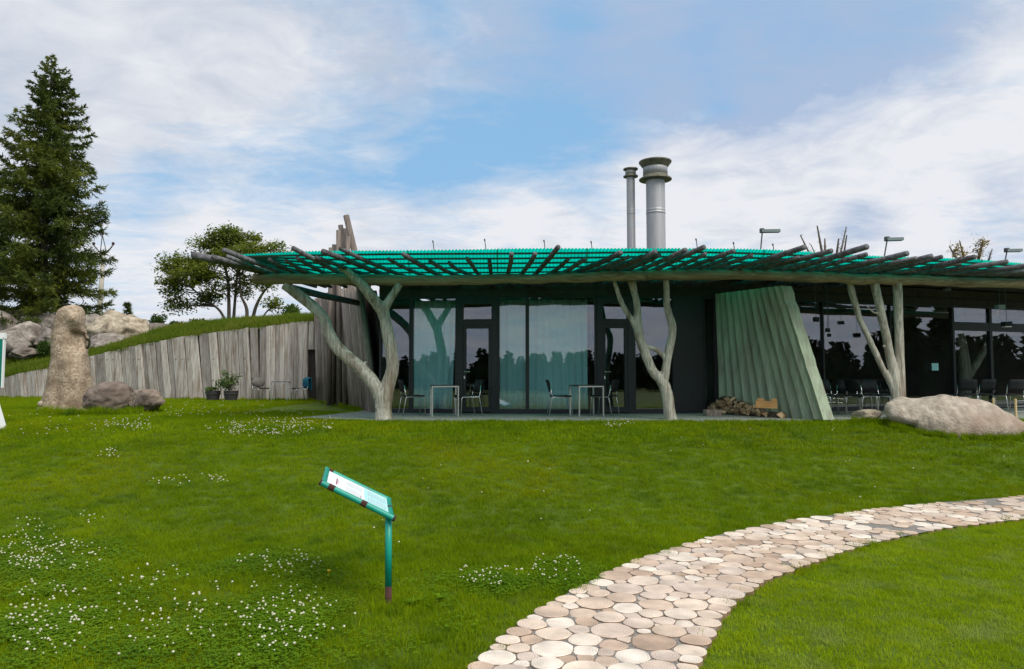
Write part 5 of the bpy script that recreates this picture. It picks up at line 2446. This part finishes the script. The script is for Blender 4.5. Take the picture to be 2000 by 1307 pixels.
bush('conifer_sapling', 'small dark conifer showing above the cracked pale boulder', 226, 262, 592, 52, 1, M_larch, True, 'tree')
bush('round_bush', 'rounded green bush between the utility pole and the small conifer', 198, 226, 604, 50, 2)
bush('round_bush', 'light leafy bush above the long flat boulder', 286, 318, 616, 44, 3)
bush('round_bush', 'scrubby bush on the crest left of the broadleaf tree', 330, 362, 634, 40, 4)
bush('round_bush', 'low bush at the foot of the broadleaf tree trunks', 370, 402, 628, 38, 5)
bush('round_bush', 'green scrub at the right end of the bank crest beside the palisade', 545, 590, 600, 33, 6)
bush('round_bush', 'pale green weeds left of the stone figure on the bank', 70, 104, 668, 35.4, 7)
bush('round_bush', 'dark bush behind the boulders under the larch', 100, 180, 590, 46, 8, M_larch)
bush('round_bush', 'dark bush at the foot of the larch on the left', -40, 60, 575, 46, 9, M_larch)

# ------------------------------------------------------------------ wood behind the viewer, mirrored in the glass
q = random.Random(91)
mb = MB()
woods = []
for row in range(3):
    x = -150.0
    while x < 62:
        y = -62 - row * 12 + q.uniform(-4, 4)
        woods.append((x, y, max(2.5, q.uniform(4.0, 5.6) + row * .35 + 1.6 * noise.noise(V((x * .06, row, 0))))))
        x += q.uniform(1.5, 2.6)
for row in range(2):
    y = -75.0
    while y < 22:
        x = 66 + row * 12 + q.uniform(-4, 4)
        woods.append((x, y, max(3, q.uniform(4.6, 6.4) + row * 1.0 + 7.0 * noise.noise(V((y * .05, row + 7, 0))))))
        y += q.uniform(1.6, 2.8)
for (x, y, h) in woods:
    w = h * q.uniform(.24, .34)
    for k in range(150):
        f = q.random() ** .8
        a = q.uniform(0, 6.28)
        r_ = w * (1 - f) ** .8 * q.uniform(.4, 1.0) + .1
        c = V((x + math.cos(a) * r_, y + math.sin(a) * r_, -1.25 + h * (.04 + .96 * f)))
        u = V((math.cos(a), math.sin(a), q.uniform(-.3, .7))).normalized()
        wv = u.cross(V((q.gauss(0, 1), q.gauss(0, 1), q.gauss(0, 1)))).normalized()
        s_ = h * .10
        mb.poly([c - wv * s_ * .6, c + wv * s_ * .6, c + u * s_])
    mb.tube([V((x, y, -1.3)), V((x, y, -1.25 + h * 1.0))], [.12, .02], 4, False)
    mb.tube([V((x, y, -1.0)), V((x, y, -1.25 + h * .5)), V((x, y, -1.25 + h * .9))], [w * .95, w * .75, .08], 6, False)
tag(mb.build('far_wood', M_wood), 'dark treeline far across the meadow, mirrored in the glass front', None, None, 'stuff')

# ------------------------------------------------------------------ grass
def blades_mesh(name, n, rad, h0, h1, w, m, seed, lean=.6):
    q = random.Random(seed)
    mb = MB()
    for _ in range(n):
        a = q.uniform(0, 6.28)
        r_ = rad * math.sqrt(q.random())
        p = V((math.cos(a) * r_, math.sin(a) * r_, -.012))
        h = q.uniform(h0, h1)
        b = q.uniform(0, 6.28)
        ln = abs(q.gauss(0, lean))
        d = V((math.cos(b) * ln, math.sin(b) * ln, 1)).normalized()
        c = q.uniform(0, 6.28)
        s_ = V((math.cos(c), math.sin(c), 0)) * w * q.uniform(.7, 1.2)
        mid = p + d * h * .55
        end = mid + (d + V((math.cos(b) * .5 * ln, math.sin(b) * .5 * ln, -.25 * ln))).normalized() * h * .5
        k = len(mb.v)
        mb.v += [tuple(p - s_), tuple(p + s_), tuple(mid + s_ * .8), tuple(mid - s_ * .8), tuple(end)]
        mb.face(k, k + 1, k + 2, k + 3)
        mb.face(k + 3, k + 2, k + 4)
    me = mb.mesh(name, m)
    return bpy.data.objects.new(name, me)


def clover_mesh(name, n, rad, seed):
    q = random.Random(seed)
    mb = MB()
    for _ in range(n):
        a = q.uniform(0, 6.28)
        r_ = rad * math.sqrt(q.random())
        c = V((math.cos(a) * r_, math.sin(a) * r_, q.uniform(.02, .05)))
        for k in range(3):
            b = a + k * 2.094 + q.uniform(-.2, .2)
            u = V((math.cos(b), math.sin(b), q.uniform(-.1, .45))).normalized()
            w = V((-math.sin(b), math.cos(b), 0))
            s_ = q.uniform(.009, .015)
            mb.poly([c, c + u * s_ * .6 + w * s_ * .5, c + u * s_ * 1.05 + w * s_ * .3, c + u * s_ * 1.05 - w * s_ * .3, c + u * s_ * .6 - w * s_ * .5])
    return bpy.data.objects.new(name, mb.mesh(name, M_clover))


ring2 = [(p.x, p.y) for p in ring]
q = random.Random(101)


def in_view(x, y, m=1.5):
    return abs(x) < .76 * y + m


near_pts, far_pts, mown_pts = [], [], []


def field_pts(y0, y1, dens, out, cond, sc0, sc1, nk):
    x1 = .76 * y1 + 1.6
    cell = dens ** -.5
    nx_, ny_ = int(2 * x1 / cell) + 1, int((y1 - y0) / cell) + 1
    for n in range(nx_ * ny_):
        x, y = -x1 + (n % nx_ + q.random()) * cell, y0 + (n // nx_ + q.random()) * cell
        if not in_view(x, y) or not cond(x, y):
            continue
        out.append(((x, y, H(x, y)), q.uniform(0, 6.28), q.uniform(sc0, sc1), q.randrange(nk), q.uniform(-.15, .15), q.uniform(-.15, .15)))


def on_path(x, y):
    return inside(x, y)


def right_of_path(x, y):
    """the mown side, nearer than the path"""
    if y > 11:
        return False
    return x > lerp_table([(p.y, p.x) for p in sorted(ER, key=lambda e: e.y)], y)


def lawn_ok(x, y):
    if on_path(x, y) and edge_dist(x, y) > .03:
        return False
    if y > 14 and inside(x, y, ring2):
        return False
    w = V((x, y, 0)) - WA
    if w.dot(WN) > -.12 and x < -6:
        return False
    if x > -7.4 and y > 19.2:
        return False
    if x > -3.4 and y > 15.6:
        return x > 11.5 and y < 15.9 + (x - 11.5) * .3
    # keep clear of the palisade's inner side
    return True


field_pts(3.2, 8.5, 62, near_pts, lambda x, y: lawn_ok(x, y) and not right_of_path(x, y), .75, 1.25, 5)
field_pts(8.5, 13.0, 42, near_pts, lambda x, y: lawn_ok(x, y) and not right_of_path(x, y), .8, 1.25, 5)
field_pts(13.0, 17.5, 30, far_pts, lambda x, y: lawn_ok(x, y), .9, 1.3, 4)
field_pts(17.5, 31.0, 16, far_pts, lambda x, y: lawn_ok(x, y) and x < -3, 1.0, 1.45, 4)
field_pts(3.2, 10.8, 62, mown_pts, lambda x, y: lawn_ok(x, y) and right_of_path(x, y), .75, 1.2, 5)
g_near = [blades_mesh('grass_tuft', 130, .13, .03, .075, .0026, M_grass, 200 + i) for i in range(5)]
g_far = [blades_mesh('grass_tuft_far', 110, .20, .03, .075, .0045, M_grass, 220 + i) for i in range(4)]
g_mown = [blades_mesh('mown_tuft', 150, .13, .022, .046, .0026, M_grassm, 240 + i, .8) for i in range(5)]
scatter('lawn_grass', near_pts, g_near)
scatter('far_lawn_grass', far_pts, g_far)
scatter('mown_grass', mown_pts, g_mown)
print('tufts', len(near_pts), len(far_pts), len(mown_pts))

# longer grass on the bank and in front of walls and stones
bank_pts = []
while len(bank_pts) < 5200:
    s, d = q.uniform(-14, WLEN + 1.0), q.uniform(.15, 12) ** 1.0 * q.random() ** .5
    p = WA + WD * s + WN * max(.15, d)
    if not in_view(p.x, p.y, 2.5):
        continue
    bank_pts.append(((p.x, p.y, bankz(p.x, p.y)), q.uniform(0, 6.28), q.uniform(.7, 1.5), q.randrange(4), q.uniform(-.15, .15), q.uniform(-.15, .15)))
g_bank = [blades_mesh('bank_tuft', 70, .28, .06, .26, .008, M_bankg, 260 + i, .5) for i in range(4)]
scatter('bank_grass', bank_pts, g_bank)

edge_pts = []


def edge_row(pts, n, w, s0, s1):
    for _ in range(n):
        u = q.random() * (len(pts) - 1)
        i = int(u)
        p = pts[i].lerp(pts[i + 1], u - i) + V((q.gauss(0, w), q.gauss(0, w), 0))
        edge_pts.append(((p.x, p.y, H(p.x, p.y)), q.uniform(0, 6.28), q.uniform(s0, s1), q.randrange(4), q.uniform(-.2, .2), q.uniform(-.2, .2)))


edge_row([PZ(a, b, 0) for a, b in ((78, 806), (100, 809), (130, 811), (160, 810), (185, 809), (230, 809), (262, 807), (312, 803))], 150, .06, .35, .9)
edge_row([V((P(px, 735, yy).x, yy, 0)) for px, yy in ((1660, 14.95), (1725, 14.9), (1760, 14.35), (1850, 14.05), (1950, 14.05), (2010, 14.3))], 260, .05, .25, .55)
edge_row([WA + WD * 6 + WN * -.2, WA + WD * (WLEN * .5) + WN * -.2, WB + WN * -.2], 330, .06, .25, .55)
edge_row([PZ(628, 785, 0), PZ(680, 795, 0), PZ(708, 803, 0)], 60, .08, .3, .6)
edge_row([V((sg_o.x - .05, sg_o.y - .05, 0)), V((sg_o.x + .35, sg_o.y - .1, 0))], 26, .10, .18, .42)
edge_row([V((p.x, p.y, 0)) + V((0, -.02, 0)) for p in edge[:9]], 420, .03, .14, .26)
for _ in range(420):
    y = 4.2 + 12 * q.random() ** 1.3
    x = q.uniform(-1, 1) * (.75 * y + 1)
    if lawn_ok(x, y) and not on_path(x, y) and not right_of_path(x, y):
        edge_pts.append(((x, y, H(x, y)), q.uniform(0, 6.28), q.uniform(.14, .30), q.randrange(4), q.uniform(-.2, .2), q.uniform(-.2, .2)))
g_edge = [blades_mesh('edge_tuft', 60, .13, .12, .36, .0055, M_grass, 280 + i, .55) for i in range(4)]
scatter('edge_grass', edge_pts, g_edge)

# clover: flowers and leaves in the patches the photograph shows
PATCH = [(400, 650, 824, 858, 260), (0, 120, 1020, 1130, 90), (0, 210, 1060, 1130, 90), (10, 180, 1140, 1300, 95), (0, 700, 1130, 1307, 120), (460, 640, 1090, 1130, 50), (470, 640, 1160, 1300, 95), (220, 420, 1110, 1300, 40),
         (150, 200, 1012, 1040, 10), (885, 1035, 1120, 1158, 46), (1035, 1135, 1093, 1150, 40), (180, 255, 884, 902, 26), (285, 460, 936, 962, 34), (190, 300, 824, 848, 70), (1170, 1245, 824, 840, 46), (250, 620, 786, 822, 150), (560, 780, 812, 826, 40),
         (0, 300, 806, 860, 50), (620, 1180, 840, 1100, 14), (1240, 2000, 838, 930, 14), (1250, 1900, 950, 1010, 6)]
fm = MB()


def flower(c, s_, h, rr):
    n = len(fm.v)
    k = 6
    for (r_, z) in ((.35, -.55), (.95, -.25), (1.0, .2), (.55, .7)):
        for i in range(k):
            t = 2 * math.pi * i / k + z
            fm.v.append((c.x + s_ * r_ * math.cos(t) * rr.uniform(.85, 1.1), c.y + s_ * r_ * math.sin(t) * rr.uniform(.85, 1.1), c.z + h + s_ * z))
    for j in range(3):
        for i in range(k):
            a, b = n + j * k + i, n + j * k + (i + 1) % k
            fm.face(a, b, b + k, a + k)
    fm.face(*range(n + 3 * k, n + 4 * k))


clover_pts = []
for (x0, x1, y0, y1, n) in PATCH:
    for _ in range(n):
        # flowers gather in loose clumps
        for _t in range(12):
            px, py = q.uniform(x0, x1), q.uniform(y0, y1)
            u, v = (px - x0) / (x1 - x0) * 2 - 1, (py - y0) / (y1 - y0) * 2 - 1
            if u * u + v * v < 1.0 + q.gauss(0, .15) and noise.noise(V((px * .03, py * .06, 4))) > q.uniform(-.55, .2):
                break
        p = GP(px, py)
        if not lawn_ok(p.x, p.y) or on_path(p.x, p.y):
            continue
        flower(p, q.uniform(.0055, .0115) * (1.0 if p.y < 9 else 1.25), q.uniform(.06, .11), q)
    big = n > 30 and y0 > 1000
    for _ in range(int(n * (1.7 if big else .35))):
        u, v = max(-1.6, min(1.6, q.gauss(0, .62))), max(-1.6, min(1.6, q.gauss(0, .62)))
        px, py = (x0 + x1) / 2 + u * (x1 - x0) / 2, min(1330, (y0 + y1) / 2 + v * (y1 - y0) / 2)
        if noise.noise(V((px * .012, py * .03, 9))) < q.uniform(-.5, .3):
            continue
        p = GP(px, py)
        if lawn_ok(p.x, p.y) and not on_path(p.x, p.y):
            clover_pts.append((tuple(p), q.uniform(0, 6.28), q.uniform(.8, 1.3), q.randrange(3), 0.0, 0.0))
tag(fm.build('clover_flowers', M_flower), 'white clover flowers sprinkled in loose patches over the lawn', None, None, 'stuff')
scatter('clover_leaves', clover_pts, [clover_mesh('clover_tuft', 42, .17, 300 + i) for i in range(3)])
mb = MB()
yf = GP(642, 1128)
mb.lathe([(.004, .0), (.016, .012), (.018, .018), (.006, .022)], (0, 0, .05), 9)
mb.tube([V((0, 0, -.02)), V((0, 0, .055))], .002, 5)
o = mb.build('yellow_flower', M_yflow, None, False, yf)
tag(o, 'single yellow flower in the grass left of the information panel post', 'flower')

# broad-leaved weeds at the post
for k, (px, py, sc_, lab) in enumerate(((806, 1186, 1.0, 'broad leaved weed in the grass just right of the panel post'), (862, 1176, .8, 'smaller broad leaved weed a step right of the panel post'))):
    p = GP(px, py)
    w = thing('weed', lab, 'weed', p, q.uniform(0, 6), 'weeds by the panel post')
    for j in range(9):
        a = j * .7 + q.uniform(-.2, .2)
        L = q.uniform(.07, .13) * sc_
        u = V((math.cos(a), math.sin(a), 0))
        sd = V((-u.y, u.x, 0))
        el = q.uniform(.4, 1.0)
        mb = MB()
        rows = []
        for i, wd in enumerate((.10, .55, .9, .8, .4, .03)):
            t = i / 5
            c = u * L * t + V((0, 0, .03 + el * L * (t - .55 * t * t)))
            rows += [c - sd * wd * L * .16, c + V((0, 0, -.004)), c + sd * wd * L * .16]
        mb.v = [tuple(x) for x in rows]
        for i in range(5):
            for h_ in range(2):
                a_ = i * 3 + h_
                mb.face(a_, a_ + 1, a_ + 4, a_ + 3)
        mb.build('leaf', M_clover, w, True)
